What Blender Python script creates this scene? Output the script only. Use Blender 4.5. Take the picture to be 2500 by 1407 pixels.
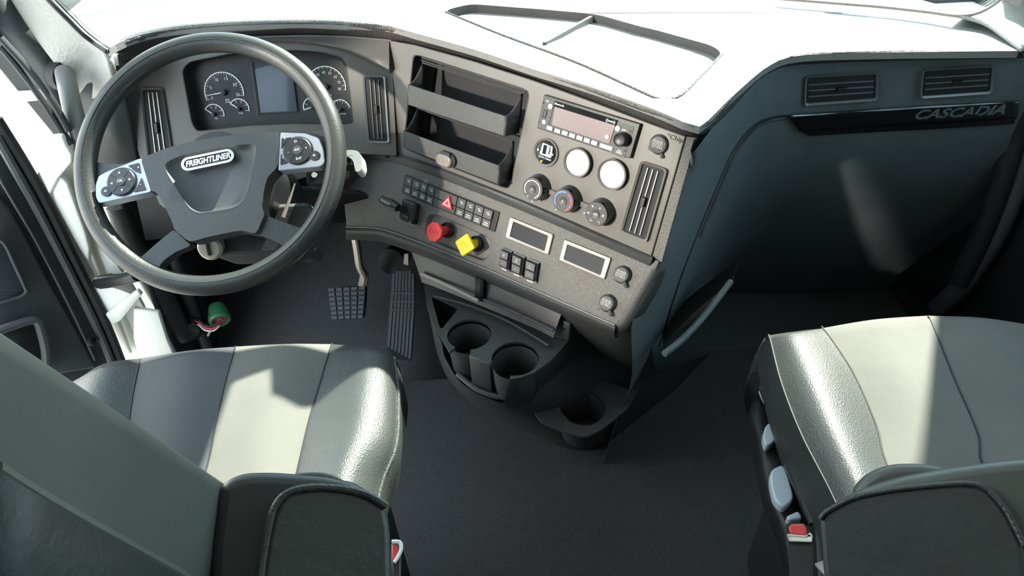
import bpy, bmesh, math, random
from math import sin, cos, pi, radians
from mathutils import Vector as V, Matrix
from mathutils.geometry import tessellate_polygon
from mathutils.bvhtree import BVHTree
random.seed(7)
for o in list(bpy.data.objects): bpy.data.objects.remove(o)
scene = bpy.context.scene
COL = scene.collection
# ---------------- camera ----------------
FPX = 1560.0
CAM = V((-.11, 0, 1.28)); PITCH = radians(39); ROLL = radians(3)
F_ = V((0, cos(PITCH), -sin(PITCH)))
_R0 = V((1, 0, 0)); _U0 = V((0, sin(PITCH), cos(PITCH)))
R_ = _R0*cos(ROLL) - _U0*sin(ROLL); U_ = _U0*cos(ROLL) + _R0*sin(ROLL)
cd = bpy.data.cameras.new('camera'); cam = bpy.data.objects.new('camera', cd); COL.objects.link(cam)
cd.sensor_width = 36; cd.lens = FPX/2500*36; cd.clip_start = .01; cd.clip_end = 200
M = Matrix((R_, U_, -F_)).transposed().to_4x4(); M.translation = CAM
cam.matrix_world = M
scene.camera = cam
# ---------------- light ----------------
SUN_DIR = V((-.40, -.62, -.68)).normalized()      # the way the light travels
w = bpy.data.worlds.new('sky'); scene.world = w; w.use_nodes = True
wn = w.node_tree.nodes; wn['Background'].inputs[0].default_value = (.62, .84, 1, 1)
wn['Background'].inputs[1].default_value = 5.3
sl = bpy.data.lights.new('sun', 'SUN'); sl.energy = 34; sl.angle = radians(.6); sl.color = (1, .93, .81)
so = bpy.data.objects.new('sun', sl); COL.objects.link(so)
so.rotation_euler = SUN_DIR.to_track_quat('-Z', 'Y').to_euler(); so.location = (3, 5, 6)
# added spot lamp, standing in for sun off the unseen driver door mirror
GLINT = V((-1.50, -.30, 1.50))
ml = bpy.data.lights.new('glint_stand_in', 'SPOT'); ml.energy = 350; ml.shadow_soft_size = .035; ml.spot_size = radians(21.8); ml.spot_blend = .05; ml.color = (1, .90, .76)
mo = bpy.data.objects.new('glint_stand_in', ml); COL.objects.link(mo); mo.location = GLINT
mo.rotation_euler = V((.6403, .6513, -.407)).to_track_quat('-Z', 'Y').to_euler()
scene.view_settings.view_transform = 'Standard'; scene.view_settings.look = 'None'
scene.view_settings.gamma = 1; scene.view_settings.use_curve_mapping = False
scene.view_settings.exposure = 0.0
scene.cycles.max_bounces = 10; scene.cycles.diffuse_bounces = 5; scene.cycles.transparent_max_bounces = 12
scene.cycles.sample_clamp_indirect = 8

# ---------------- helpers ----------------
def ray(x, y): return F_ + R_*((x-1250)/FPX) - U_*((y-703.5)/FPX)
def PD(x, y, d): return CAM + ray(x, y)*d
def PZ(x, y, z): v = ray(x, y); return CAM + v*((z-CAM.z)/v.z)
def PY(x, y, Y): v = ray(x, y); return CAM + v*((Y-CAM.y)/v.y)
def PX(x, y, X): v = ray(x, y); return CAM + v*((X-CAM.x)/v.x)
def cr(p0, p1, p2, p3, t):
    return .5*((2*p1)+(p2-p0)*t+(2*p0-5*p1+4*p2-p3)*t*t+(3*p1-p0-3*p2+p3)*t*t*t)
def resample(pts, n, closed=False):
    pts = [V(p) for p in pts]; m = len(pts)
    segs = m if closed else m-1
    dense = []
    for i in range(segs):
        if closed: a, b, c, d = pts[i-1], pts[i], pts[(i+1) % m], pts[(i+2) % m]
        else: a, b, c, d = pts[max(i-1, 0)], pts[i], pts[i+1], pts[min(i+2, m-1)]
        for k in range(12): dense.append(cr(a, b, c, d, k/12))
    dense.append(pts[0] if closed else pts[-1])
    L = [0]
    for i in range(1, len(dense)): L.append(L[-1]+(dense[i]-dense[i-1]).length)
    out = []; j = 0; cnt = n if closed else n-1
    for k in range(n):
        s = L[-1]*k/cnt
        while j < len(L)-2 and L[j+1] < s: j += 1
        t = (s-L[j])/max(L[j+1]-L[j], 1e-9); out.append(dense[j].lerp(dense[j+1], min(max(t, 0), 1)))
    return out
def lin(pts, n):
    pts = [V(p) for p in pts]; L = [0]
    for i in range(1, len(pts)): L.append(L[-1]+(pts[i]-pts[i-1]).length)
    out = []; j = 0
    for k in range(n):
        s = L[-1]*k/(n-1)
        while j < len(L)-2 and L[j+1] < s: j += 1
        out.append(pts[j].lerp(pts[j+1], min(max((s-L[j])/max(L[j+1]-L[j], 1e-9), 0), 1)))
    return out
def thing(name, label, cat, loc=(0, 0, 0), group=None, kind=None):
    o = bpy.data.objects.new(name, None); COL.objects.link(o); o.location = loc; o.empty_display_size = .03
    o['label'] = label
    if cat: o['category'] = cat
    if group: o['group'] = group
    if kind: o['kind'] = kind
    return o
def org(p):
    s = V((0, 0, 0))
    while p is not None: s = s + p.location; p = p.parent
    return s
def mk(name, verts, faces, mat, parent=None, smooth=True, bevel=0, bseg=2, sub=0, solid=0, label=None, cat=None, kind=None, group=None, autos=35, soff=-1):
    me = bpy.data.meshes.new(name)
    vs = [V(v) for v in verts]
    if parent is not None: c = org(parent)
    else:
        c = V((0, 0, 0))
        for v in vs: c += v
        c /= max(len(vs), 1)
    me.from_pydata([tuple(v-c) for v in vs], [], faces)
    bm = bmesh.new(); bm.from_mesh(me); bmesh.ops.recalc_face_normals(bm, faces=bm.faces); bm.to_mesh(me); bm.free()
    me.materials.append(mat)
    o = bpy.data.objects.new(name, me); COL.objects.link(o)
    if parent is not None: o.parent = parent
    else: o.location = c
    if smooth:
        for p in me.polygons: p.use_smooth = True
        if autos:
            bm = bmesh.new(); bm.from_mesh(me)
            for e in bm.edges:
                if len(e.link_faces) == 2 and e.calc_face_angle(0) > radians(autos): e.smooth = False
            bm.to_mesh(me); bm.free()
    if solid:
        m = o.modifiers.new('s', 'SOLIDIFY'); m.thickness = solid; m.offset = soff
    if bevel:
        m = o.modifiers.new('b', 'BEVEL'); m.width = bevel; m.segments = bseg; m.limit_method = 'ANGLE'; m.angle_limit = radians(40); m.use_clamp_overlap = True
    if sub:
        m = o.modifiers.new('u', 'SUBSURF'); m.levels = sub; m.render_levels = sub
    if label: o['label'] = label
    if cat: o['category'] = cat
    if kind: o['kind'] = kind
    if group: o['group'] = group
    return o
def grid(rows):
    m, n = len(rows), len(rows[0]); vs = [p for r in rows for p in r]
    fs = [(i*n+j, i*n+j+1, (i+1)*n+j+1, (i+1)*n+j) for i in range(m-1) for j in range(n-1)]
    return vs, fs
def loftg(curves, nu, nv, smoothv=True, fn=resample):
    rows = [fn(c, nu) for c in curves]
    cols = [(resample if smoothv else lin)([r[j] for r in rows], nv) for j in range(nu)]
    rows = [[cols[j][i] for j in range(nu)] for i in range(nv)]
    return grid(rows)
def loft(name, curves, nu, nv, mat, parent=None, smoothv=True, fn=resample, **k):
    vs, fs = loftg(curves, nu, nv, smoothv, fn)
    return mk(name, vs, fs, mat, parent, **k)
def tube(name, pts, r, mat, parent=None, seg=12, n=None, closed=False, flat=1.0, up=None, straight=False, **k):
    if n is None: n = max(8, len(pts)*5)
    P = lin(pts, n) if straight else resample(pts, n, closed)
    m = len(P); vs = []; fs = []; prev = None
    for i in range(m):
        a = P[i-1] if (i > 0 or closed) else P[i]; b = P[(i+1) % m] if (i < m-1 or closed) else P[i]
        t = (b-a).normalized()
        ref = V(up) if up is not None else (prev if prev is not None else (V((0, 0, 1)) if abs(t.z) < .9 else V((1, 0, 0))))
        s = (ref - t*ref.dot(t)).normalized(); q = t.cross(s); prev = s
        rr = r(i/(m-1)) if callable(r) else r
        for j in range(seg):
            an = 2*pi*j/seg; vs.append(P[i]+s*(cos(an)*rr*flat)+q*(sin(an)*rr))
    for i in range(m if closed else m-1):
        for j in range(seg):
            a = i*seg+j; b = i*seg+(j+1) % seg; c = ((i+1) % m)*seg+(j+1) % seg; d = ((i+1) % m)*seg+j
            fs.append((a, b, c, d))
    if not closed: fs.append(tuple(range(seg))[::-1]); fs.append(tuple((m-1)*seg+j for j in range(seg)))
    return mk(name, vs, fs, mat, parent, **k)
class Fr:
    def __init__(s, o, n, u=None):
        s.o = V(o); s.n = V(n).normalized(); u = V(u if u is not None else (1, 0, 0))
        s.u = (u - s.n*u.dot(s.n)).normalized(); s.v = s.n.cross(s.u)
    def W(s, u, v, h=0): return s.o + s.u*u + s.v*v + s.n*h
    def p(s, x, y, h=0):
        d = ray(x, y); o = s.o+s.n*h; q = CAM + d*((o-CAM).dot(s.n)/d.dot(s.n)) - s.o
        return (q.dot(s.u), q.dot(s.v))
    def ps(s, pts, h=0): return [s.p(x, y, h) for x, y in pts]
    def w(s, x, y, h=0): a, b = s.p(x, y, h); return s.W(a, b, h)
def fillet(pts, r, seg=4):
    out = []; m = len(pts)
    for i in range(m):
        p0 = V((*pts[i-1], 0)); p1 = V((*pts[i], 0)); p2 = V((*pts[(i+1) % m], 0))
        a = (p0-p1); b = (p2-p1); rr = min(r, a.length*.45, b.length*.45)
        A = p1+a.normalized()*rr; B = p1+b.normalized()*rr
        for k in range(seg+1):
            t = k/seg; q = A*(1-t)**2+p1*2*t*(1-t)+B*t*t; out.append((q.x, q.y))
    return out
def smooth2(pts, n=40, closed=True):
    return [(p.x, p.y) for p in resample([(a, b, 0) for a, b in pts], n, closed)]
def prism(name, fr, pts, h0, h1, mat, parent=None, r=0, seg=4, taper=0, **k):
    if r: pts = fillet(pts, r, seg)
    m = len(pts); cx = sum(p[0] for p in pts)/m; cy = sum(p[1] for p in pts)/m
    top = [(cx+(a-cx)*(1-taper), cy+(b-cy)*(1-taper)) for a, b in pts]
    vs = [fr.W(a, b, h0) for a, b in pts]+[fr.W(a, b, h1) for a, b in top]
    tri = tessellate_polygon([[V((a, b, 0)) for a, b in pts]])
    if m <= 4 or _convex(pts): fs = [tuple(range(m)), tuple(range(m, 2*m))]
    else: fs = [tuple(t) for t in tri]+[tuple(m+i for i in t) for t in tri]
    fs += [(i, (i+1) % m, m+(i+1) % m, m+i) for i in range(m)]
    return mk(name, vs, fs, mat, parent, **k)
def _convex(p):
    s = 0; m = len(p)
    for i in range(m):
        a, b, c = p[i-1], p[i], p[(i+1) % m]
        z = (b[0]-a[0])*(c[1]-b[1])-(b[1]-a[1])*(c[0]-b[0])
        if abs(z) < 1e-12: continue
        if s == 0: s = 1 if z > 0 else -1
        elif (z > 0) != (s > 0): return False
    return True
def plate(name, fr, outer, holes, h0, h1, mat, parent=None, zf=None, **k):
    loops = [outer]+list(holes); W = zf or fr.W
    tri = tessellate_polygon([[V((a, b, 0)) for a, b in l] for l in loops])
    flat = [p for l in loops for p in l]; m = len(flat)
    vs = [W(a, b, h1) for a, b in flat]+[W(a, b, h0) for a, b in flat]
    fs = [tuple(t) for t in tri]+[tuple(m+i for i in t) for t in tri]; s = 0
    for l in loops:
        n = len(l)
        for i in range(n): fs.append((s+i, s+(i+1) % n, m+s+(i+1) % n, m+s+i))
        s += n
    return mk(name, vs, fs, mat, parent, **k)
def ring(name, fr, outer, inner, h0, h1, mat, parent=None, hin=None, **k):
    n = len(outer); hin = h1 if hin is None else hin
    vs = [fr.W(*p, h0) for p in outer]+[fr.W(*p, h1) for p in outer]+[fr.W(*p, hin) for p in inner]+[fr.W(*p, h0) for p in inner]
    fs = []
    for a in range(4):
        b = (a+1) % 4
        for i in range(n): j = (i+1) % n; fs.append((a*n+i, a*n+j, b*n+j, b*n+i))
    return mk(name, vs, fs, mat, parent, **k)
def lathe(name, fr, c, prof, mat, parent=None, seg=40, cap=True, **k):
    vs = []; fs = []; m = len(prof)
    for r, h in prof:
        for j in range(seg): a = 2*pi*j/seg; vs.append(fr.W(c[0]+r*cos(a), c[1]+r*sin(a), h))
    for i in range(m-1):
        for j in range(seg): fs.append((i*seg+j, i*seg+(j+1) % seg, (i+1)*seg+(j+1) % seg, (i+1)*seg+j))
    if cap: fs.append(tuple(range(seg))); fs.append(tuple((m-1)*seg+j for j in range(seg)))
    return mk(name, vs, fs, mat, parent, **k)
def circ(c, r, n=32, a0=0, a1=2*pi, end=False):
    return [(c[0]+r*cos(a0+(a1-a0)*i/(n-1 if end else n)), c[1]+r*sin(a0+(a1-a0)*i/(n-1 if end else n))) for i in range(n)]
def text(name, s, fr, c, size, h, mat, parent, ang=0, sx=1, shear=0, thick=.0003, off=0):
    cu = bpy.data.curves.new(name, 'FONT'); cu.body = s; cu.size = size; cu.align_x = 'CENTER'; cu.align_y = 'CENTER'; cu.extrude = thick; cu.resolution_u = 3; cu.shear = shear; cu.offset = off
    cu.space_line = .85
    o = bpy.data.objects.new(name, cu); COL.objects.link(o)
    bpy.context.view_layer.update()
    me = bpy.data.meshes.new_from_object(o); bpy.data.objects.remove(o); bpy.data.curves.remove(cu)
    vs = []
    for v in me.vertices:
        x, y = v.co.x*sx, v.co.y
        vs.append(fr.W(c[0]+x*cos(ang)-y*sin(ang), c[1]+x*sin(ang)+y*cos(ang), h+v.co.z))
    fs = [tuple(p.vertices) for p in me.polygons]
    bpy.data.meshes.remove(me)
    return mk(name, vs, fs, mat, parent, smooth=False)
def box(name, lo, hi, mat, parent=None, **k):
    a, b, c = lo; d, e, f = hi
    vs = [(a, b, c), (d, b, c), (d, e, c), (a, e, c), (a, b, f), (d, b, f), (d, e, f), (a, e, f)]
    return mk(name, vs, [(0, 1, 2, 3), (4, 5, 6, 7), (0, 1, 5, 4), (1, 2, 6, 5), (2, 3, 7, 6), (3, 0, 4, 7)], mat, parent, **k)
def bvh(vs, fs): return BVHTree.FromPolygons([V(v) for v in vs], fs)
def hit(tree, x, y, off=0.0):
    d = ray(x, y).normalized(); loc, n, i, dist = tree.ray_cast(CAM, d)
    if loc is None: return None
    if n.dot(d) > 0: n = -n
    return loc+n*off

# ---------------- materials ----------------
def mat(name, col, rough=.5, bump=None, bs=.2, metal=0, spec=.5, coat=0, var=0, kind='noise', emis=None, bd=.002, aniso=None):
    m = bpy.data.materials.new(name); m.use_nodes = True; nt = m.node_tree; b = nt.nodes['Principled BSDF']
    b.inputs['Base Color'].default_value = (*col, 1); b.inputs['Roughness'].default_value = rough
    b.inputs['Metallic'].default_value = metal; b.inputs['Specular IOR Level'].default_value = spec
    if coat: b.inputs['Coat Weight'].default_value = coat; b.inputs['Coat Roughness'].default_value = .05
    tc = nt.nodes.new('ShaderNodeTexCoord')
    if bump:
        if kind == 'voronoi':
            t = nt.nodes.new('ShaderNodeTexVoronoi'); t.inputs['Scale'].default_value = bump; out = t.outputs['Distance']
        elif kind == 'weave':
            t = nt.nodes.new('ShaderNodeTexWave'); t.inputs['Scale'].default_value = bump; t.inputs['Distortion'].default_value = .4; t.bands_direction = 'DIAGONAL'
            t2 = nt.nodes.new('ShaderNodeTexNoise'); t2.inputs['Scale'].default_value = bump*3; nt.links.new(tc.outputs['Object'], t2.inputs['Vector'])
            mx = nt.nodes.new('ShaderNodeMath'); mx.operation = 'ADD'; nt.links.new(t.outputs['Fac'], mx.inputs[0]); nt.links.new(t2.outputs['Fac'], mx.inputs[1]); out = mx.outputs[0]
        else:
            t = nt.nodes.new('ShaderNodeTexNoise'); t.inputs['Scale'].default_value = bump; t.inputs['Detail'].default_value = 3; out = t.outputs['Fac']
        nt.links.new(tc.outputs['Object'], t.inputs['Vector'])
        bp = nt.nodes.new('ShaderNodeBump'); bp.inputs['Strength'].default_value = bs; bp.inputs['Distance'].default_value = bd
        nt.links.new(out, bp.inputs['Height']); nt.links.new(bp.outputs['Normal'], b.inputs['Normal'])
    if var:
        n = nt.nodes.new('ShaderNodeTexNoise'); n.inputs['Scale'].default_value = 9 if var < 1 else 420; n.inputs['Detail'].default_value = 5
        nt.links.new(tc.outputs['Object'], n.inputs['Vector'])
        v = var if var < 1 else var-1
        r = nt.nodes.new('ShaderNodeValToRGB'); r.color_ramp.elements[0].position = .3; r.color_ramp.elements[1].position = .7
        r.color_ramp.elements[0].color = (*[c*(1-v) for c in col], 1); r.color_ramp.elements[1].color = (*[min(1, c*(1+v)) for c in col], 1)
        nt.links.new(n.outputs['Fac'], r.inputs['Fac']); nt.links.new(r.outputs['Color'], b.inputs['Base Color'])
    return m
dash_m = mat('dash_soft_plastic', (.040, .042, .044), .5, 420, .35, var=.12)
lip_m = mat('dash_pad_leather', (.045, .043, .042), .5, 260, .45, kind='voronoi', var=.1)
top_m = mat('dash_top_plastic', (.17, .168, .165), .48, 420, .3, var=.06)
panel_m = mat('satin_panel', (.105, .100, .094), .42, 900, .05, var=.10)
graint_m = mat('grained_panel', (.095, .092, .087), .5, 520, .4, kind='voronoi', var=.08)
fascia_m = mat('fascia_plastic', (.10, .125, .140), .45, 420, .4, kind='voronoi', var=.08)
back_m = mat('backrest_leather', (.088, .092, .082), .5, 140, .3, var=.15, bd=.0008)
black_m = mat('black_plastic', (.012, .013, .015), .4, 500, .1, var=.1)
matte_m = mat('matte_black', (.010, .011, .013), .7, 500, .1, var=.1)
gloss_m = mat('gloss_black', (.010, .012, .014), .08, 3, .02, coat=.6)
wheel_m = mat('wheel_skin', (.027, .029, .029), .40, 420, .22, var=.12)
hub_m = mat('hub_skin', (.034, .037, .042), .5, 600, .25, var=.1)
silver_m = mat('silver_paint', (.34, .37, .43), .35, 900, .03, metal=.35)
chrome_m = mat('chrome', (.75, .75, .74), .16, 60, .05, metal=1)
brush_m = mat('worn_steel', (.60, .54, .49), .45, 80, .15, metal=.45, var=.2)
white_m = mat('white_print', (.8, .82, .82), .5, 300, .02)
dimw_m = mat('dim_print', (.42, .44, .45), .5, 300, .02)
wbtn_m = mat('white_button', (.72, .71, .70), .4, 300, .02)
leather_m = mat('black_leather', (.034, .037, .037), .42, 480, .3, kind='voronoi', var=.12, bd=.0015)
leather2_m = mat('side_leather', (.050, .056, .050), .45, 130, .3, var=.2, bd=.0006)
fabric_m = mat('grey_fabric', (.122, .119, .110), .85, 620, .5, kind='weave', var=.12)
shaded_fabric_m = mat('shaded_fabric', (.036, .038, .043), .65, 700, .3, var=.12)  # dark copy of the seat fabric, shade on the left half put into colour
carpet_m = mat('carpet', (.060, .063, .069), .95, 320, .9, var=1.35)
mat_m = mat('rubber_floor', (.072, .080, .086), .8, 600, .8, var=1.3)
rubber_m = mat('pedal_rubber', (.085, .098, .118), .6, 200, .1, var=.15)
paint_m = mat('white_paint', (.80, .79, .73), .3, 5, .03, var=.05)
pillar_m = mat('pillar_trim', (.30, .295, .28), .5, 170, .5, kind='voronoi', var=.08)
red_m = mat('red_plastic', (.62, .045, .05), .3, 60, .15, var=.2)
yellow_m = mat('yellow_plastic', (.78, .52, .03), .25, 60, .15, var=.2)
green_m = mat('green_plastic', (.05, .20, .09), .4, 60, .1)
blue_m = mat('blue_print', (.10, .20, .55), .5, 60, .02)
redp_m = mat('red_print', (.70, .06, .10), .5, 60, .02)
screen_m = mat('screen_glass', (.018, .026, .050), .3, 3, .01, coat=.5)
radios_m = mat('radio_screen', (.20, .155, .165), .25, 3, .01, coat=.5)  # pinkish reflection on the glass put into the base colour
bezel_m = mat('bezel_light', (.30, .27, .255), .4, 500, .05, var=.08)
foil_m = mat('foil_disc', (.74, .74, .72), .3, 12, .1)
ctrl_m = mat('pale_control', (.46, .52, .58), .3, 40, .03)
ground_m = mat('concrete', (.42, .40, .36), .9, 3, .1, var=.15)
ext_m = mat('white_exterior', (.82, .82, .80), .4, 3, .02)
head_m = mat('headliner', (.50, .50, .48), .9, 200, .2)
wall_m = mat('dark_trim', (.030, .034, .037), .6, 300, .2, var=.1)
dial_m = mat('dial_face', (.018, .019, .021), .5, 30, .01)

def glass(name):
    m = bpy.data.materials.new(name); m.use_nodes = True; nt = m.node_tree; nt.nodes.clear()
    out = nt.nodes.new('ShaderNodeOutputMaterial'); t = nt.nodes.new('ShaderNodeBsdfTransparent'); g = nt.nodes.new('ShaderNodeBsdfGlossy')
    t.inputs[0].default_value = (.90, .95, .93, 1); g.inputs['Roughness'].default_value = .02
    lw = nt.nodes.new('ShaderNodeLayerWeight'); lw.inputs[0].default_value = .5; pw = nt.nodes.new('ShaderNodeMath'); pw.operation = 'POWER'; pw.inputs[1].default_value = 5; nt.links.new(lw.outputs['Facing'], pw.inputs[0])
    f = nt.nodes.new('ShaderNodeMath'); f.operation = 'MULTIPLY_ADD'; f.inputs[1].default_value = .8; f.inputs[2].default_value = .03; nt.links.new(pw.outputs[0], f.inputs[0]); mx = nt.nodes.new('ShaderNodeMixShader')
    nt.links.new(f.outputs[0], mx.inputs[0]); nt.links.new(t.outputs[0], mx.inputs[1]); nt.links.new(g.outputs[0], mx.inputs[2]); nt.links.new(mx.outputs[0], out.inputs[0])
    return m
dispg_m = mat('dark_display', (.006, .010, .016), .5, 300, .02, spec=.2)
glass_m = glass('window_glass')

# ---------------- key frames ----------------
LT = [(262,125,.925),(300,100,.927),(360,80,.928),(450,65,.93),(600,55,.93),(750,52,.926),(850,56,.922),(944,63,.912),(1016,83,.905),(1160,124,.893),(1304,173,.882),(1448,216,.874),(1592,268,.866),(1672,303,.862),(1708,313,.862),(1730,297,.862),(1780,245,.865),(1852,180,.868),(1888,155,.87),(1924,140,.87),(1996,132,.87),(2140,128,.87),(2300,126,.87),(2489,124,.87)]
LB = [(268,131,.905),(300,131,.90),(360,118,.897),(450,102,.897),(600,90,.897),(750,86,.894),(850,89,.890),(944,97,.882),(1016,110,.875),(1160,150,.863),(1304,196,.852),(1448,248,.844),(1592,302,.836),(1672,331,.832),(1712,333,.830),(1740,312,.832),(1788,265,.835),(1852,196,.838),(1906,166,.84),(1960,158,.84),(2050,153,.84),(2140,150,.84),(2300,146,.84),(2500,142,.84)]
lipT = [PZ(*p) for p in LT]; lipB = [PZ(*p) for p in LB]
stA = PZ(955, 99, .880); stB = PZ(1690, 333, .832)
e = (stB-stA); e.normalize()
hz = V((e.y, -e.x, 0)).normalized()
if hz.y > 0: hz = -hz
def tiltn(e, deg):
    n = hz*cos(radians(deg))+V((0, 0, 1))*sin(radians(deg)); n = n-e*n.dot(e); return n.normalized()
ST = Fr(stB, tiltn(e, 17), e)
lA = ST.w(968, 377); lB = ST.w(1593, 628); e2 = (lB-lA).normalized()
LP = Fr(lB, tiltn(e2, 34), e2)
IP = Fr(PZ(955, 99, .880), V((0, -.92, .39)), (1, 0, 0))
WC = V((-.6097, .9965, .7849)); th = radians(46.1)
WH = Fr(WC, V((0, -cos(th), sin(th))), (1, 0, 0))
CH = Fr((0, 0, .43), (0, 0, 1)); CL = Fr((0, 0, .30), (0, 0, 1)); FL = Fr((0, 0, 0), (0, 0, 1))

# ---------------- cab shell ----------------
WX = 1.06
floor = box('floor', (-WX, -1.4, -.04), (WX, 1.62, 0), mat_m, kind='structure')
floor['label'] = 'black textured rubber cab floor between the two seats'
def wallx(name, X, thick, outer, holes, m, label):
    fr = Fr((X, 0, 0), (1, 0, 0), (0, 1, 0))
    o = plate(name, fr, outer, holes, -thick/2, thick/2, m, kind='structure', smooth=False); o['label'] = label; return o
roof = box('ceiling', (-WX-.03, -1.4, 1.98), (WX+.03, 1.28, 2.02), head_m, kind='structure')
roof['label'] = 'grey cab headliner'
bw = box('wall_back', (-WX, -1.44, 0), (WX, -1.40, 2.0), head_m, kind='structure'); bw['label'] = 'rear wall of the cab'
wallx('wall_right', WX, .04, [(-1.4, -.3), (1.62, -.3), (1.62, .80), (1.30, .90), (1.22, 1.4), (1.06, 2.0), (-1.4, 2.0)], [[(.0, .82), (.90, .82), (.90, 1.15), (.86, 1.78), (.0, 1.78)]], wall_m, 'dark passenger side wall of the cab')
wallx('wall_left', -WX, .04, [(-1.4, -.3), (.55, -.3), (.55, 1.20), (.30, 1.20), (.14, 1.175), (.0, 1.20), (-.25, 1.22), (-.25, 1.86), (.83, 1.86), (1.02, 1.5), (1.13, 1.3), (1.24, .95), (1.36, .55), (1.62, .5), (1.62, .84), (1.30, 1.2), (1.0, 2.0), (-1.4, 2.0)], [], wall_m, 'driver side wall of the cab behind the door opening, sill shaped to mask the lamp')  # sill in the door opening raised to cut off the spot lamp's light
fw = box('wall_front', (-WX, 1.60, -.1), (WX, 1.64, .86), wall_m, kind='structure'); fw['label'] = 'dark firewall in front of the pedals'
# windshield
wsr = []
for k in range(3):
    z = [.90, 1.4, 1.96][k]; yy = [1.64, 1.50, 1.32][k]
    wsr.append([(-WX+.02, yy-.28, z), (-.7, yy-.05, z), (0, yy, z), (.7, yy-.05, z), (WX-.02, yy-.28, z)])
win = loft('window_1', wsr, 21, 9, glass_m, kind='structure', solid=.005); win['label'] = 'curved windshield glass above the dashboard'
win2 = mk('window_2', [(WX, .0, .82), (WX, .90, .82), (WX, .90, 1.15), (WX, .86, 1.78), (WX, .0, 1.78)], [(0, 1, 2, 3, 4)], glass_m, kind='structure', solid=.004); win2['label'] = 'passenger door window glass'

# toe board and lower front
toe = loft('footwell_slope', [[(-.98, 1.20, .0), (-.3, 1.20, .0)], [(-.98, 1.32, .09), (-.3, 1.32, .09)], [(-.98, 1.60, .33), (-.3, 1.60, .33)]], 6, 10, carpet_m, kind='structure', solid=.01)
toe['label'] = 'dark grey carpeted toe board under the pedals'; toe.name = 'floor_toe_board'
cp = plate('floor_carpet', FL, [(-1.04, -1.3), (1.04, -1.3), (1.04, 1.25), (-1.04, 1.25)], [], .0, .008, carpet_m, kind='structure'); cp['label'] = 'dark grey carpet over the whole cab floor'
bp = mk('wall_pedal', [PY(560, 560, 1.60), PY(905, 560, 1.60), PY(899, 655, 1.47), PY(712, 671, 1.47), PY(560, 690, 1.47)], [(0, 1, 2, 3, 4)], panel_m, kind='structure', solid=.01, label='flat grey panel above the carpet behind the brake pedal arm')
bp.name = 'trim_1'

# outside
box('ground', (-30, -30, -1.25), (30, 30, -1.2), ground_m, kind='structure')['label'] = 'pale concrete yard outside the cab'
box('bounce_wall', (-4.6, -7, -.2), (-4.3, 7, 2.9), ext_m, label='white wall added beyond the open driver door to bounce sun inside', cat='reflector')  # added white reflector, throws sun back at the centre stack

box('engine_hood', (-1.30, 1.665, .60), (1.30, 3.4, .86), ext_m, bevel=.05, label='white hood of the truck beyond the windshield', cat='hood')
for sx_ in (-1, 1): mk('trim_cowl', [(sx_*.80, 1.30, .80), (sx_*1.28, 1.25, .80), (sx_*1.28, 1.68, .80), (sx_*.72, 1.68, .80)], [(0, 1, 2, 3)], ext_m, kind='structure', solid=.02, label='white cowl panel at the foot of the windshield, '+('driver' if sx_ < 0 else 'passenger')+' corner').name = 'trim_%d' % (8+sx_)
# ---------------- dashboard ----------------
dash = thing('dashboard', 'dark grey wraparound truck dashboard with sunlit top and angled centre stack', 'dashboard', (0, 1.2, 0))
# dash top (height follows the lip)
def ztop(x, y):
    pts = [(-.9, .926), (-.58, .93), (-.39, .922), (-.3, .91), (-.06, .885), (.16, .864), (.35, .87), (1.0, .87)]
    for i in range(len(pts)-1):
        if x <= pts[i+1][0] or i == len(pts)-2:
            t = (x-pts[i][0])/(pts[i+1][0]-pts[i][0]); t = min(max(t, 0), 1); return pts[i][1]*(1-t)+pts[i+1][1]*t
tray_px = [(1083,46),(1112,34),(1149,22),(1300,17),(1462,15),(1600,46),(1746,88),(1772,106),(1720,155),(1668,203),(1630,214),(1592,209),(1412,144),(1236,95)]
tray = [PZ(x, y, .885) for x, y in tray_px]
outer = resample(lipT, 70)
back = [(.78, 1.09), (.82, 1.17), (.82, 1.30), (.72, 1.54), (.5, 1.60), (0, 1.64), (-.5, 1.61), (-.85, 1.57), (-1.02, 1.52), (-1.0, 1.40), (-.90, 1.27)]
o2 = [(p.x, p.y) for p in outer]+back
t2 = fillet([(p.x, p.y) for p in tray], .03, 4); NT = len(t2)
def zW(a, b, h): return V((a, b, ztop(a, b)+h))
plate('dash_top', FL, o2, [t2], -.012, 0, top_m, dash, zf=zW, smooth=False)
def zW2(a, b, h): return V((a, b, ztop(a, b)+h))
c0 = V((sum(p[0] for p in t2)/NT, sum(p[1] for p in t2)/NT, 0))
t3 = [(c0.x+(a-c0.x)*.985, c0.y+(b-c0.y)*.985) for a, b in t2]
tr_ = plate('tray_wall', FL, t2, [t3], -.03, .0, dash_m, dash, zf=zW2)
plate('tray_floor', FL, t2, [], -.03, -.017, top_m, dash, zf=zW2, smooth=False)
a = PZ(1462, 24, .87); b = PZ(1330, 104, .872)
a.z = ztop(a.x, a.y)-.012; b.z = ztop(b.x, b.y)-.012
mk('tray_divider', [a+V((-.004, 0, -.01)), a+V((.004, 0, -.01)), b+V((.004, 0, -.01)), b+V((-.004, 0, -.01)), a+V((-.004, 0, .009)), a+V((.004, 0, .009)), b+V((.004, 0, .004)), b+V((-.004, 0, .004))], [(4, 5, 6, 7), (0, 1, 5, 4), (1, 2, 6, 5), (2, 3, 7, 6), (3, 0, 4, 7)], top_m, dash)
tsm = [PZ(x, y, .885) for x, y in [(1090,50),(1160,72),(1236,95),(1412,144),(1592,209),(1628,213),(1668,202),(1720,155),(1768,108)]]
for p in tsm: p.z = ztop(p.x, p.y)+.0008
tube('tray_seam', tsm, .0022, lip_m, dash, seg=6, n=60)
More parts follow.
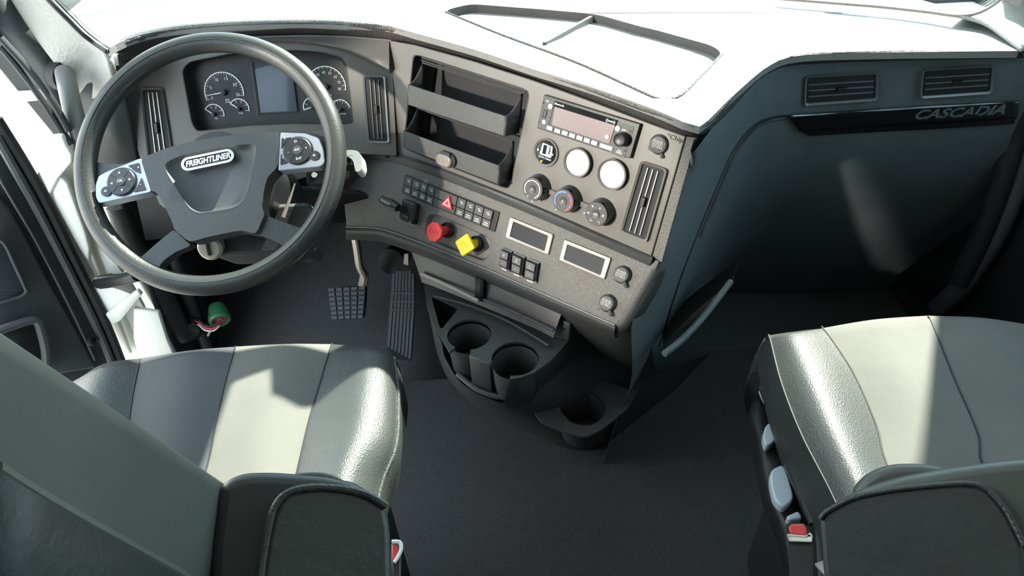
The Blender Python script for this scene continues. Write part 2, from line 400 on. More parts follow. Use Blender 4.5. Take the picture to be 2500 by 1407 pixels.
# rolled lip
mid = []
lt = resample(lipT, 90); lb = resample(lipB, 90)
for p, q in zip(lt, lb):
    d = (q-CAM); m_ = p.lerp(q, .45)
    out = V((CAM.x-m_.x, CAM.y-m_.y, 0)).normalized()
    mid.append(m_+out*.007+V((0, 0, .004)))
lbk = [q+V((q.x-CAM.x, q.y-CAM.y, 0)).normalized()*.03+V((0, 0, .002)) for q in lb]
ltk = [q+V((q.x-CAM.x, q.y-CAM.y, 0)).normalized()*.02 for q in lt]
cols = [resample([ltk[i], lt[i], mid[i], lb[i], lbk[i]], 12) for i in range(90)]
vs, fs = grid(cols)
mk('rolled_edge', vs, fs, lip_m, dash, autos=0)
# instrument panel
ipo = IP.ps([(286,134),(360,117),(450,101),(600,89),(750,85),(850,88),(944,96),(955,98),(968,380),(860,374),(780,420),(640,470),(500,500),(420,520),(390,500),(340,380),(306,240)])
clh_px = [(442,170),(460,150),(520,138),(560,130),(640,123),(730,122),(790,127),(835,140),(846,165),(855,230),(862,300),(850,303),(700,303),(600,308),(478,322),(466,300),(455,240)]
clh = fillet(IP.ps(clh_px), .012, 3)
v1 = IP.ps([(342,214),(398,214),(424,395),(366,420)])
v2 = IP.ps([(885,184),(939,184),(950,350),(897,348)])
plate('instrument_panel', IP, ipo, [clh], -.01, 0, panel_m, dash)
# recess wall of the cluster
cin = [(x*.985+IP.p(655,220)[0]*.015, y*.985+IP.p(655,220)[1]*.015) for x, y in clh]
ring('cluster_recess', IP, clh, cin, -.035, .001, black_m, dash)
# hooded brow over the cluster: arched ridge
brow = [IP.w(x, y, .004) for x, y in [(300,150),(430,128),(560,112),(660,104),(740,106),(800,116),(850,130),(900,152),(952,178)]]
lowb = [IP.w(x, y, .004) for x, y in [(300,142),(430,112),(560,97),(660,91),(740,90),(800,91),(850,93),(900,96),(950,101)]]
out_ = [IP.w(x, y, .020) for x, y in [(300,146),(430,122),(560,107),(660,99),(740,101),(800,110),(850,122),(900,142),(950,168)]]
loft('cluster_brow', [lowb, out_, brow, [IP.w(x, y, -.002) for x, y in [(300,152),(430,130),(560,114),(660,106),(740,108),(800,118),(850,132),(900,154),(952,180)]]], 30, 8, panel_m, dash, smoothv=False)
# left end cap of the dash
mk('end_cap', [IP.w(286,134), IP.w(306,240), IP.w(340,380), IP.w(392,505), IP.w(392,505)+V((-.03, .25, -.02)), IP.w(340,380)+V((-.04, .25, -.02)), IP.w(306,240)+V((-.05, .25, -.02)), IP.w(286,134)+V((-.04, .25, 0))], [(0, 1, 6, 7), (1, 2, 5, 6), (2, 3, 4, 5)], wall_m, dash)
# centre stack panel with the bin opening
sto = ST.ps([(955,99),(1016,110),(1160,150),(1304,196),(1448,248),(1592,302),(1676,332),(1592,625),(1420,557),(1240,476),(968,377)])
binh = fillet(ST.ps([(1012,131),(1297,222),(1246,463),(987,362)]), .012, 4)
plate('centre_stack_panel', ST, sto, [binh], -.008, .004, panel_m, dash, bevel=.0015)
# textured strip on the right of the stack
prism('stack_edge_strip', ST, ST.ps([(1678,333),(1700,337),(1616,640),(1594,626)]), -.01, .002, graint_m, dash)
# seam filler behind the seam between instrument panel and stack
mk('seam_filler', [IP.w(940,96,-.012), IP.w(985,104,-.02), IP.w(985,385,-.02), IP.w(940,385,-.012)], [(0, 1, 2, 3)], black_m, dash)
# switch panel
lpo_px = [(845,385),(900,374),(968,378),(1240,478),(1593,628),(1560,690),(1512,778),(1502,792),(1336,719),(1200,660),(1151,640),(1046,597),(968,568),(920,555),(846,552),(838,470)]
rec_px = [(1044,524),(1062,521),(1130,550),(1190,578),(1199,590),(1192,628),(1180,638),(1110,613),(1050,588),(1036,570)]
rech = fillet(LP.ps(rec_px), .008, 3)
plate('switch_panel', LP, LP.ps(lpo_px), [rech], -.008, 0, graint_m, dash)
rc = LP.p(1117, 580)
rin = [(rc[0]+(a-rc[0])*.93, rc[1]+(b-rc[1])*.88) for a, b in rech]
vs = [LP.W(*p, 0) for p in rech]+[LP.W(*p, -.009) for p in rin]; n = len(rin)
mk('valve_recess', vs, [(i, (i+1) % n, n+(i+1) % n, n+i) for i in range(n)]+[tuple(range(n, 2*n))], panel_m, dash)
# concave fillet between stack and switch panel, left part blends to the column
loft('panel_fillet', [[ST.w(850,362,-.02), ST.w(968,374,.004), ST.w(1240,474,.004), ST.w(1594,626,.004)], [LP.w(850,374,.012), LP.w(968,385,.012), LP.w(1240,484,.012), LP.w(1592,634,.012)], [LP.w(846,390,.001), LP.w(964,398,.001), LP.w(1232,498,.001), LP.w(1586,650,.001)]], 24, 6, dash_m, dash)
# lower roll under the switch panel
rb = [(846,552),(920,555),(968,568),(1046,597),(1151,640),(1200,660),(1336,719),(1502,792)]
r0 = [LP.w(x, y, .0) for x, y in rb]; r1 = [LP.w(x-1, y+9, .008) for x, y in rb]; r2 = [LP.w(x-2, y+20, .0) for x, y in rb]; r3 = [LP.w(x-2, y+34, -.03) for x, y in rb]
loft('panel_lower_roll', [r0, r1, r2, r3], 40, 10, dash_m, dash)
tube('trim_bead', [LP.w(x-1, y+3, .003) for x, y in rb], .0016, bezel_m, dash, seg=6, n=40)
# right side cheek and passenger face
def zrow(z, left, dy, xe):
    out = list(left)
    for i, q in enumerate(lipB):
        if i < 17: continue
        t = min(1, (i-15)/5); out.append(V((q.x, q.y+.012*t+dy*t, z)))
    out.append(V((xe, out[-1].y, z)))
    return out
L1 = ST.w(1655, 480, -.002); L2 = ST.w(1616, 640, 0); L3 = LP.w(1545, 780, -.01)
rows = [[ST.w(1697, 334, -.004), V((.165, .845, .832))]+[q+V((0, .012, .004)) for q in lipB[16:]]+[V((.90, 1.10, .84))],
        zrow(.76, [L1, L1+V((.03, .035, 0))], .004, .90),
        zrow(.68, [L2, L2+V((.04, .045, 0))], .012, .90),
        zrow(.55, [L3+V((.0, 0, .01)), L3+V((.07, .06, 0))], .05, .95),
        zrow(.38, [V((.10, .80, .40)), V((.17, .90, .40))], .13, 1.03),
        zrow(.18, [V((.09, .86, .19)), V((.16, .98, .19))], .24, 1.03),
        zrow(.0, [V((.08, .90, -.01)), V((.15, 1.04, -.01))], .34, 1.03)]
pvs, pfs = loftg(rows, 60, 40)
mk('passenger_fascia', pvs, pfs, fascia_m, dash, autos=0)
PF = bvh(pvs, pfs)
def pfh(x, y, off=0): return hit(PF, x, y, off)
# groove of the passenger knee panel
gp = [(1916,283),(1880,288),(1845,303),(1812,335),(1785,375),(1764,422),(1735,490),(1700,575),(1660,680),(1625,790),(1608,845)]
gq = [p for p in (pfh(x, y, .0005) for x, y in gp) if p]
tube('panel_groove', gq, .0022, matte_m, dash, seg=6, n=50)
gq = [p for p in (pfh(x+6, y+4, .0015) for x, y in gp[:8]) if p]
tube('panel_bead', gq, .0035, dash_m, dash, seg=8, n=40)
print('fascia groove', len(gq))
# glossy strip
def strip(name, top, bot, m, off, nx=40, ny=7, parent=dash, bulge=0, **k):
    tp = lin([(x, y, 0) for x, y in top], nx); bt = lin([(x, y, 0) for x, y in bot], nx); rows = []
    for j in range(ny):
        t = j/(ny-1); r = []
        for i in range(nx):
            q = tp[i].lerp(bt[i], t); h = pfh(q.x, q.y, off+bulge*sin(pi*min(1, t*1.0)))
            if h is None: h = pfh(min(q.x, 2440), q.y, off) or V((.75, 1.1, .75))
            r.append(h)
        rows.append(r)
    vs, fs = grid(rows); return mk(name, vs, fs, m, parent, autos=0, **k)
gs = strip('gloss_trim_strip', [(1917,278),(2068,268),(2248,256),(2482,243)], [(1950,316),(2140,303),(2300,295),(2477,284)], gloss_m, .004, solid=.004, soff=-1)
gs2 = strip('gloss_trim_lower', [(1946,313),(2140,301),(2300,293),(2478,282)], [(1972,329),(2140,319),(2300,311),(2471,300)], gloss_m, .0045, ny=4)
ca = pfh(2250, 276, .005); cb = pfh(2425, 265, .005); cc = pfh(2330, 290, .005)
nn = (cb-ca).cross(pfh(2335, 262, .005)-cc).normalized()
if nn.dot(F_) > 0: nn = -nn
CF = Fr((ca+cb)/2, nn, cb-ca)
text('raised_lettering', 'CASCADIA', CF, (0, 0), .027, .0025, fascia_m, gs, sx=1.25, shear=.25, thick=.0012, off=.0007)
# pocket in the lower right of the console
def pk_(pts): return [PD(x, y, d) for x, y, d in pts]
loft('side_pocket', [pk_([(1616,800,1.30), (1662,745,1.33), (1722,695,1.36), (1800,640,1.40)]), pk_([(1622,866,1.11), (1668,830,1.14), (1722,770,1.17), (1786,690,1.24)])], 16, 6, matte_m, dash, solid=.003)
tube('pocket_lip', pk_([(1622,864,1.105), (1665,830,1.135), (1710,782,1.165), (1748,735,1.20), (1784,688,1.24)]), .0062, fascia_m, dash, seg=8, n=24)
# ---------------- air vents ----------------
def vent(fr, quad, hpx, label, vertical=True, nsl=3, frame_mat=panel_m, h=.003, slat_mat=chrome_m, group=None, b0=0):
    h += b0
    q = fr.ps(quad, h); c = (sum(p[0] for p in q)/4, sum(p[1] for p in q)/4)
    t = thing('air_vent', label, 'vent', fr.W(c[0], c[1], 0), group)
    def sc(k): return [(c[0]+(a-c[0])*k, c[1]+(b-c[1])*k) for a, b in q]
    L = (V((*q[0], 0))-V((*q[3], 0))).length; Wd = (V((*q[0], 0))-V((*q[1], 0))).length
    w_ = .0035
    def inset(d):
        out = []
        for i in range(4):
            p = V((*q[i], 0)); a = (V((*q[i-1], 0))-p).normalized(); b = (V((*q[(i+1) % 4], 0))-p).normalized()
            s = (a+b)*d; out.append((p.x+s.x, p.y+s.y))
        return out
    ring('vent_frame', fr, fillet(q, .007), fillet(inset(w_), .005), -.004, h+.002, frame_mat, t, hin=h)
    prism('vent_cavity', fr, fillet(inset(w_*.6), .005), -.006, b0+.0010, matte_m, t)
    A, B, Cc, D = inset(w_*1.6)
    A, B, Cc, D = [V((*p, 0)) for p in (A, B, Cc, D)]
    for i in range(nsl):
        s = (i+1)/(nsl+1)
        if vertical: p0, p1 = A.lerp(B, s), D.lerp(Cc, s)
        else: p0, p1 = A.lerp(D, s), B.lerp(Cc, s)
        segs = [(0.02, .98)] if i != nsl//2 else [(0.02, .42), (.58, .98)]
        for a_, b_ in segs:
            s0, s1 = p0.lerp(p1, a_), p0.lerp(p1, b_)
            dd = (s1-s0).normalized(); nn_ = V((-dd.y, dd.x, 0))*.0007
            prism('slat', fr, [(s0.x-nn_.x, s0.y-nn_.y), (s1.x-nn_.x, s1.y-nn_.y), (s1.x+nn_.x, s1.y+nn_.y), (s0.x+nn_.x, s0.y+nn_.y)], b0+.0009, h+.0006, slat_mat, t, smooth=False)
        if i == nsl//2:
            s0, s1 = p0.lerp(p1, .43), p0.lerp(p1, .57); dd = (s1-s0).normalized(); nn_ = V((-dd.y, dd.x, 0))
            prism('vent_tab', fr, [(s0.x-nn_.x*.004, s0.y-nn_.y*.004), (s1.x-nn_.x*.004, s1.y-nn_.y*.004), (s1.x+nn_.x*.003, s1.y+nn_.y*.003), (s0.x+nn_.x*.003, s0.y+nn_.y*.003)], .001, h+.004, black_m, t, bevel=.0008)
    return t
slat_m = mat('slat_grey', (.55, .55, .55), .3, 60, .02, metal=.3)
vrim_m = mat('vent_rim', (.13, .15, .165), .25, 60, .02, coat=.3)
slatd_m = mat('slat_dim', (.22, .24, .26), .3, 60, .02, metal=.3)
vent(IP, [(343,215),(398,214),(424,395),(366,420)], 0, 'tall black air vent left of the gauges, behind the steering wheel', slat_mat=slat_m, frame_mat=dash_m)
vent(IP, [(885,184),(940,184),(951,350),(897,348)], 0, 'tall narrow air vent between the speedometer and the centre stack', slat_mat=slatd_m, frame_mat=vrim_m)
vent(ST, [(1565,392),(1630,413),(1579,593),(1514,567)], 0, 'tall air vent at the right edge of the centre stack below the power outlet', h=.004, b0=.0045, slat_mat=slat_m, frame_mat=panel_m)
def pframe(x, y):
    p = pfh(x, y, 0); a = pfh(x+40, y-3, 0) or p+V((.05, 0, 0)); b = pfh(x, y+20, 0) or p+V((0, 0, -.03)); n = (a-p).cross(b-p).normalized()
    if n.dot(F_) > 0: n = -n
    return Fr(p, n, a-p)
vent(pframe(2055, 217), [(1966,187),(2145,177),(2142,245),(1963,258)], 0, 'wide air vent on the passenger dash, the one nearer the centre stack', vertical=False, h=.004, b0=.004, slat_mat=slatd_m, frame_mat=vrim_m)
vent(pframe(2337, 200), [(2252,170),(2429,160),(2422,228),(2246,240)], 0, 'wide air vent on the passenger dash, the one nearer the passenger door', vertical=False, h=.004, b0=.004, slat_mat=slatd_m, frame_mat=vrim_m)

# ---------------- instrument cluster ----------------
cl = thing('instrument_cluster', 'black gauge cluster with white dial rings and dark screen behind the steering wheel', 'gauge cluster', IP.w(650, 320, -.02))
IC = Fr(IP.o-IP.n*.030, IP.n, (1, 0, 0))
prism('cluster_plate', IC, IC.ps([(430,120),(870,110),(872,315),(460,330)]), -.004, 0, dial_m, cl)
# raised satin bezel
clf = fillet(IC.ps([(455,182),(500,150),(600,138),(700,134),(800,140),(838,165),(858,300),(700,300),(600,306),(486,316)]), .01, 3)
def gauge(cx, cy, R, a0, a1, nums, nd, ndl, lab=None, tick=True, numsize=.0085):
    c = IC.p(cx, cy); g = None
    arc = circ(c, R, 44, a0, a1, True); arc2 = circ(c, R-.0018, 44, a0, a1, True)
    m_ = len(arc); vs = [IC.W(*p, .002) for p in arc]+[IC.W(*p, .002) for p in arc2]+[IC.W(*p, 0) for p in arc]+[IC.W(*p, 0) for p in arc2]
    fs = []
    for i in range(m_-1):
        fs += [(i, i+1, m_+i+1, m_+i), (2*m_+i, 2*m_+i+1, i+1, i), (m_+i, m_+i+1, 3*m_+i+1, 3*m_+i)]
    g = mk('dial_ring', vs, fs, white_m, cl)
    if tick:
        for i in range(nd+1):
            a = a0+(a1-a0)*i/nd; l = .006 if i % 5 == 0 or nd < 8 else .003
            p0 = V((c[0]+cos(a)*(R-.002), c[1]+sin(a)*(R-.002), 0)); p1 = V((c[0]+cos(a)*(R-.002-l), c[1]+sin(a)*(R-.002-l), 0))
            w_ = .0004; s = V((-sin(a)*w_, cos(a)*w_, 0))
            mk('tick', [IC.W(p0.x-s.x, p0.y-s.y, .0012), IC.W(p0.x+s.x, p0.y+s.y, .0012), IC.W(p1.x+s.x, p1.y+s.y, .0012), IC.W(p1.x-s.x, p1.y-s.y, .0012)], [(0, 1, 2, 3)], white_m, g, smooth=False)
    for i, s in enumerate(nums):
        a = a0+(a1-a0)*i/(len(nums)-1); text('numeral', s, IC, (c[0]+cos(a)*(R-.0125), c[1]+sin(a)*(R-.0125)), numsize, .001, white_m, g)
    a = ndl; p0 = V((c[0], c[1], 0)); p1 = V((c[0]+cos(a)*R*.9, c[1]+sin(a)*R*.9, 0)); s = V((-sin(a), cos(a), 0))
    mk('needle', [IC.W(p0.x-s.x*.0012, p0.y-s.y*.0012, .006), IC.W(p0.x+s.x*.0012, p0.y+s.y*.0012, .006), IC.W(p1.x+s.x*.0005, p1.y+s.y*.0005, .005), IC.W(p1.x-s.x*.0005, p1.y-s.y*.0005, .005)], [(0, 1, 2, 3)], white_m, cl, smooth=False, solid=.0006)
    lathe('needle_hub', IC, c, [(.006 if R > .03 else .004, 0), (.005 if R > .03 else .0035, .008), (.0005, .0085)], black_m, cl, seg=16)
    if lab: text('dial_lettering', lab, IC, (c[0]+R*.1, c[1]-R*.42), .0048, .001, white_m, g)
gauge(548, 226, .0400, radians(200), radians(-12), ['0', '5', '10', '15', '20', '25'], 25, radians(187), 'RPM\nx100')
gauge(797, 212, .0400, radians(200), radians(-12), ['5', '15', '25', '35', '45', '55', '65', '75', '85'], 16, radians(195), 'MPH', numsize=.0072)
gauge(524, 279, .0205, radians(150), radians(-15), [], 4, radians(145), 'PSI')
gauge(585, 266, .0205, radians(150), radians(-15), [], 4, radians(140), 'FUEL')
gauge(765, 262, .0205, radians(195), radians(30), [], 4, radians(190))
gauge(832, 268, .0205, radians(165), radians(10), [], 8, radians(200), 'WATER')
d_q = IC.ps([(617,150),(712,148),(728,273),(634,278)])
ring('screen_frame', IC, fillet(d_q, .004), fillet([(a*.955+(sum(p[0] for p in d_q)/4)*.045, b*.955+(sum(p[1] for p in d_q)/4)*.045) for a, b in d_q], .003), 0, .004, black_m, cl)
prism('screen', IC, d_q, 0, .0018, screen_m, cl, r=.004)
prism('vertical_divider', IC, IC.ps([(612,150),(616,150),(634,280),(629,280)]), 0, .005, dash_m, cl)

# ---------------- steering wheel ----------------
swt = thing('steering_wheel', 'four spoke dark grey steering wheel with silver switch pads', 'steering wheel', WC)
R0, r0 = .2135, .0165
vs = []; fs = []; nu, nv = 120, 20
for i in range(nu):
    a = 2*pi*i/nu
    for j in range(nv):
        b = 2*pi*j/nv; rr = r0*(1+.04*cos(2*b)); vs.append(WH.W((R0+rr*cos(b))*cos(a), (R0+rr*cos(b))*sin(a), rr*1.05*sin(b)))
for i in range(nu):
    for j in range(nv): fs.append((i*nv+j, i*nv+(j+1) % nv, ((i+1) % nu)*nv+(j+1) % nv, ((i+1) % nu)*nv+j))
mk('rim', vs, fs, wheel_m, swt, autos=0)
vs = [];
tube('rim_seam', [WH.W(R0*cos(a)*.986, R0*sin(a)*.986, r0*1.03) for a in [2*pi*i/60 for i in range(60)]], .0006, matte_m, swt, seg=5, n=150, closed=True)
nick = [WH.w(x, y, .012) for x, y in [(392,124),(400,118),(408,114),(416,112)]]
tube('rim_nick', nick, .0032, white_m, swt, seg=6, n=8, label='pale scuffed nick')
hub_px = [(343,387),(400,364),(450,349),(520,336),(580,328),(640,323),(684,322),(682,380),(678,409),(653,431),(642,470),(638,507),(645,523),(626,572),(588,562),(506,579),(462,592),(425,560),(421,544),(406,512),(389,478),(378,468),(368,466)]
hub = fillet(WH.ps(hub_px, .012), .008, 2)
poc_px = [(397,402),(440,380),(520,362),(580,354),(628,352),(620,410),(606,470),(594,496),(570,509),(500,520),(476,521),(458,503),(430,460)]
poc = smooth2(fillet(WH.ps(poc_px, .012), .008, 1), 48)
plate('hub_cover', WH, hub, [poc], -.02, .012, hub_m, swt, bevel=.004, bseg=3)
pc = WH.p(520, 430, .012)
pin = [(pc[0]+(a-pc[0])*.86, pc[1]+(b-pc[1])*.86) for a, b in poc]; n = len(poc)
pm = [(pc[0]+(a-pc[0])*.94, pc[1]+(b-pc[1])*.94) for a, b in poc]
vs = [WH.W(*p, .0122) for p in poc]+[WH.W(*p, .009) for p in pm]+[WH.W(*p, .0055) for p in pin]
fs = [(i, (i+1) % n, n+(i+1) % n, n+i) for i in range(n)]+[(n+i, n+(i+1) % n, 2*n+(i+1) % n, 2*n+i) for i in range(n)]+[tuple(2*n+k for k in t_) for t_ in tessellate_polygon([[V((a, b, 0)) for a, b in pin]])]
mk('hub_pocket', vs, fs, hub_m, swt, autos=60)
# badge
bc = WH.p(509, 392, .012); b0 = WH.p(445, 406, .012); b1 = WH.p(573, 379, .012); ba = math.atan2(b1[1]-b0[1], b1[0]-b0[0])
def capsule(c, L, r, ang, n=12):
    out = []
    for s in (1, -1):
        for i in range(n+1):
            a = -pi/2+pi*i/n+(0 if s == 1 else pi); x = s*(L/2-r)+r*cos(a); y = r*sin(a)
            out.append((c[0]+x*cos(ang)-y*sin(ang), c[1]+x*sin(ang)+y*cos(ang)))
    return out
bl = (V((*b0, 0))-V((*b1, 0))).length
ring('badge', WH, capsule(bc, bl, .0115, ba), capsule(bc, bl-.009, .0080, ba), .004, .0155, chrome_m, swt)
bb = prism('badge_plate', WH, capsule(bc, bl-.008, .0085, ba), .004, .0135, black_m, swt)
text('badge_lettering', 'FREIGHTLINER', WH, bc, .0135, .0142, chrome_m, bb, ang=ba, sx=.86, shear=.2, thick=.0006, off=.0004)
# spokes
prism('spoke', WH, WH.ps([(424,560),(378,598),(343,629),(318,652),(345,680),(385,696),(425,700),(402,683),(389,668),(388,653),(400,636),(430,615),(468,600)], .004), -.016, .004, wheel_m, swt, r=.006, seg=3, bevel=.005, bseg=3)
prism('spoke', WH, WH.ps([(648,525),(700,545),(748,561),(772,568),(770,590),(735,632),(700,655),(676,664),(687,640),(695,616),(691,600),(667,586),(628,572)], .004), -.016, .004, wheel_m, swt, r=.006, seg=3, bevel=.005, bseg=3)
prism('spoke', WH, WH.ps([(343,387),(300,402),(255,400),(218,392),(208,440),(222,500),(262,498),(368,466)], -.004), -.022, -.003, wheel_m, swt, r=.008, bevel=.004)
prism('spoke', WH, WH.ps([(684,322),(740,322),(800,318),(815,360),(815,410),(795,410),(679,412)], -.004), -.022, -.003, wheel_m, swt, r=.008, bevel=.004)
sp1 = prism('silver_pad', WH, WH.ps([(344,386),(311,400),(262,419),(241,430),(234,450),(234,480),(241,496),(369,468)], .012), -.012, .012, silver_m, swt, r=.004, bevel=.0015)
sp2 = prism('silver_pad', WH, WH.ps([(684,323),(745,325),(778,336),(789,363),(793,396),(783,406),(679,417)], .012), -.012, .012, silver_m, swt, r=.004, bevel=.0015)
def pad(parent, cx, cy, bx, by, tris, arrows):
    c = WH.p(cx, cy, .014)
    k = lathe('button_pad', WH, c, [(.0235, .010), (.0235, .0145), (.022, .016), (.0005, .0165)], black_m, parent, seg=40)
    ring('pad_ring', WH, circ(c, .0250, 40), circ(c, .0236, 40), .010, .0135, black_m, parent)
    lathe('centre_button', WH, c, [(.0078, .015), (.0075, .018), (.0005, .0185)], dash_m, parent, seg=24)
    text('pad_lettering', 'OK' if arrows else 'ENT', WH, c, .0062 if arrows else .0045, .0187, white_m, parent, ang=.12)
    for i in range(4):
        a = .18+i*pi/2; p = (c[0]+.0152*cos(a), c[1]+.0152*sin(a)); s = .0026
        if arrows:
            mk('arrow_mark', [WH.W(p[0]+s*cos(a+t), p[1]+s*sin(a+t), .0170) for t in (0, 2.2, -2.2)], [(0, 1, 2)], white_m, parent, smooth=False)
        else: text('pad_mark', ['<>', '+O', '-Z', 'INT'][i] if i == 3 else ['+', 'O', '-', ''][i], WH, p, .006, .0172, white_m, parent, ang=.1)
        a2 = a+pi/4; q0 = (c[0]+.0085*cos(a2), c[1]+.0085*sin(a2)); q1 = (c[0]+.0225*cos(a2), c[1]+.0225*sin(a2)); nn2 = (-sin(a2)*.0004, cos(a2)*.0004)
        mk('pad_split', [WH.W(q0[0]-nn2[0], q0[1]-nn2[1], .0167), WH.W(q1[0]-nn2[0], q1[1]-nn2[1], .0166), WH.W(q1[0]+nn2[0], q1[1]+nn2[1], .0166), WH.W(q0[0]+nn2[0], q0[1]+nn2[1], .0167)], [(0, 1, 2, 3)], matte_m, parent, smooth=False)
    b = WH.p(bx, by, .013); lathe('round_button', WH, b, [(.0088, .008), (.0085, .0145), (.0005, .015)], black_m, parent, seg=24)
    text('button_mark', '=', WH, b, .009, .0154, white_m, parent)
    for pts, s in tris:
        prism('corner_button', WH, WH.ps(pts, .0125), .008, .0135, black_m, parent, r=.0015)
        mm = WH.ps(pts, .0125); cc_ = (mm[0][0]*.5+mm[1][0]*.5*.5+mm[2][0]*.25, mm[0][1]*.5+mm[1][1]*.25+mm[2][1]*.25)
        text('button_mark', s, WH, cc_, .007, .0142, white_m, parent)
pad(sp1, 297, 444, 260, 468, [([(340,398),(344,424),(332,420),(313,405)], '+'), ([(346,434),(357,464),(327,470),(338,452)], '-')], True)
pad(sp2, 727, 368, 768, 381, [([(688,338),(712,336),(696,350),(687,364)], '^'), ([(686,376),(692,388),(704,398),(685,403)], 'o')], False)
# column and stalk
col = thing('steering_column', 'black steering column shroud behind the wheel hub', 'steering column', WH.W(0, -.02, -.08))
CFr = Fr(WC, WH.n, (1, 0, 0))
prism('shroud', CFr, [(-.07, -.09), (.085, -.09), (.10, -.01), (.07, .04), (-.06, .04), (-.085, -.01)], -.20, -.035, black_m, col, r=.02, bevel=.008)
prism('lower_shroud', CFr, [(-.04, -.15), (.14, -.155), (.15, -.06), (-.05, -.06)], -.17, -.07, wall_m, col, r=.02, bevel=.008)
lathe('wheel_boss', CFr, (0, 0), [(.055, -.06), (.06, -.02)], black_m, col)
kfr = Fr(WH.w(512, 606, -.06), V((0, -.8, .3)))
lathe('ignition_switch', kfr, (0, 0), [(.022, -.03), (.022, .0), (.018, .004), (.0005, .0045)], brush_m, col, seg=28)
prism('ignition_slot', kfr, [(-.003, -.012), (.003, -.012), (.003, .012), (-.003, .012)], .002, .006, black_m, col)
tube('shroud_light_line', [WH.w(720, 448, -.05), WH.w(706, 490, -.05), WH.w(691, 531, -.05)], lambda t: .0012+.0028*t, bezel_m, col, n=10)  # pale sliver modelled in place of a thin sunlight line on the shroud
stk = thing('shift_stalk', 'black column stalk with pale silver tip right of the steering wheel rim', 'stalk', WH.w(860, 405, -.05))
prism('stalk_body', WH, WH.ps([(740,398),(800,380),(846,372),(868,382),(876,412),(850,436),(800,450),(745,452)], -.04), -.075, -.045, black_m, stk, r=.008, bevel=.004)
prism('stalk_tip', WH, WH.ps([(820,372),(852,366),(872,368),(881,378),(885,402),(880,418),(868,420),(862,392),(848,380),(818,382)], -.035), -.07, -.035, foil_m, stk, r=.005, bevel=.003)
text('stalk_marks', '- 1-2', WH, WH.p(849, 399, -.044), .009, -.0445, white_m, stk, ang=.1)
lathe('stalk_icon', WH, WH.p(767, 427, -.044), [(.005, -.0447), (.005, -.044)], white_m, stk, seg=20)

# ---------------- storage bins ----------------
bn = thing('storage_bin_unit', 'dark two tier storage bin unit set in the centre stack', 'storage bin', ST.w(1140, 330, 0))
prism('bin_cavity', ST, [(a, b) for a, b in binh], -.075, -.07, matte_m, bn)
ring('cavity_wall', ST, binh, [(a*.99+ST.p(1140,300)[0]*.01, b*.99+ST.p(1140,300)[1]*.01) for a, b in binh], -.075, .003, black_m, bn)
def tray_bin(front, backL, backR, hf, hb):
    tl, tr_, br, bl_ = [V((*ST.p(x, y, hf), 0)) for x, y in front]
    prism('bin_front', ST, [(p.x, p.y) for p in (bl_, br, tr_, tl)], hf-.004, hf, dash_m, bn, r=.003, bevel=.001)
    bL = V((*ST.p(*backL, hb), 0)); bR = V((*ST.p(*backR, hb), 0))
    for top, bot, bk, s in ((tl, bl_, bL, 1), (tr_, br, bR, -1)):
        pts = []
        for k in range(9):
            t = k/8; v_ = top.lerp(bk, t); sag = -.010*sin(pi*t); pts.append((v_.x, v_.y+sag, hf+(hb-hf)*t))
        low = [(bot.x, bot.y, hf), (bot.x+(bk.x-top.x)*.6, bot.y, hb)]
        lowr = [V(low[0]).lerp(V(low[1]), k/8) for k in range(9)]
        vs = [ST.W(*p) for p in pts]+[ST.W(*p) for p in lowr]
        mk('bin_side', vs, [(k, k+1, 9+k+1, 9+k) for k in range(8)], dash_m, bn, solid=.004, soff=0)
    vs = [ST.W(bl_.x, bl_.y, hf-.002), ST.W(br.x, br.y, hf-.002), ST.W(br.x+(bR.x-tr_.x)*.6, br.y, hb), ST.W(bl_.x+(bL.x-tl.x)*.6, bl_.y, hb)]
    mk('bin_floor', vs, [(0, 1, 2, 3)], black_m, bn, solid=.003)
    tube('bin_rim', [ST.W(bL.x, bL.y, hb+.002), ST.W(bR.x, bR.y, hb+.002)], .0018, dash_m, bn, seg=6, n=4, straight=True)
tray_bin([(998,207),(1234,284),(1231,333),(996,256)], (1033,153), (1275,229), .040, -.012)
tray_bin([(987,320),(1216,404),(1216,451),(988,362)], (1020,264), (1254,345), .040, -.012)
for k, (x0, y0, x1, y1) in enumerate([(1030,141,1284,222), (1029,147,1281,228)]):
    tube('bin_rail', [ST.w(x0, y0, -.004), ST.w(x1, y1, -.004)], .0016, dash_m, bn, seg=6, n=4, straight=True)
lc = ST.p(1084, 392, .048); la = math.atan2(*(lambda a, b: (b[1]-a[1], b[0]-a[0]))(ST.p(1060,384,.048), ST.p(1108,400,.048)))
lt_ = thing('bin_latch', 'worn chrome oval latch on the lower storage bin front', 'latch', ST.w(1084, 392, .04))
prism('latch_base', ST, capsule((lc[0]+.002, lc[1]+.002), .044, .0135, la), .038, .046, black_m, lt_)
prism('latch_face', ST, capsule(lc, .038, .0115, la), .044, .052, mat('worn_latch', (.22, .20, .185), .35, 90, .4, metal=.5, var=.3), lt_, bevel=.003)
prism('latch_tab', ST, capsule((lc[0]+.001, lc[1]+.013), .024, .004, la), .040, .050, black_m, lt_)

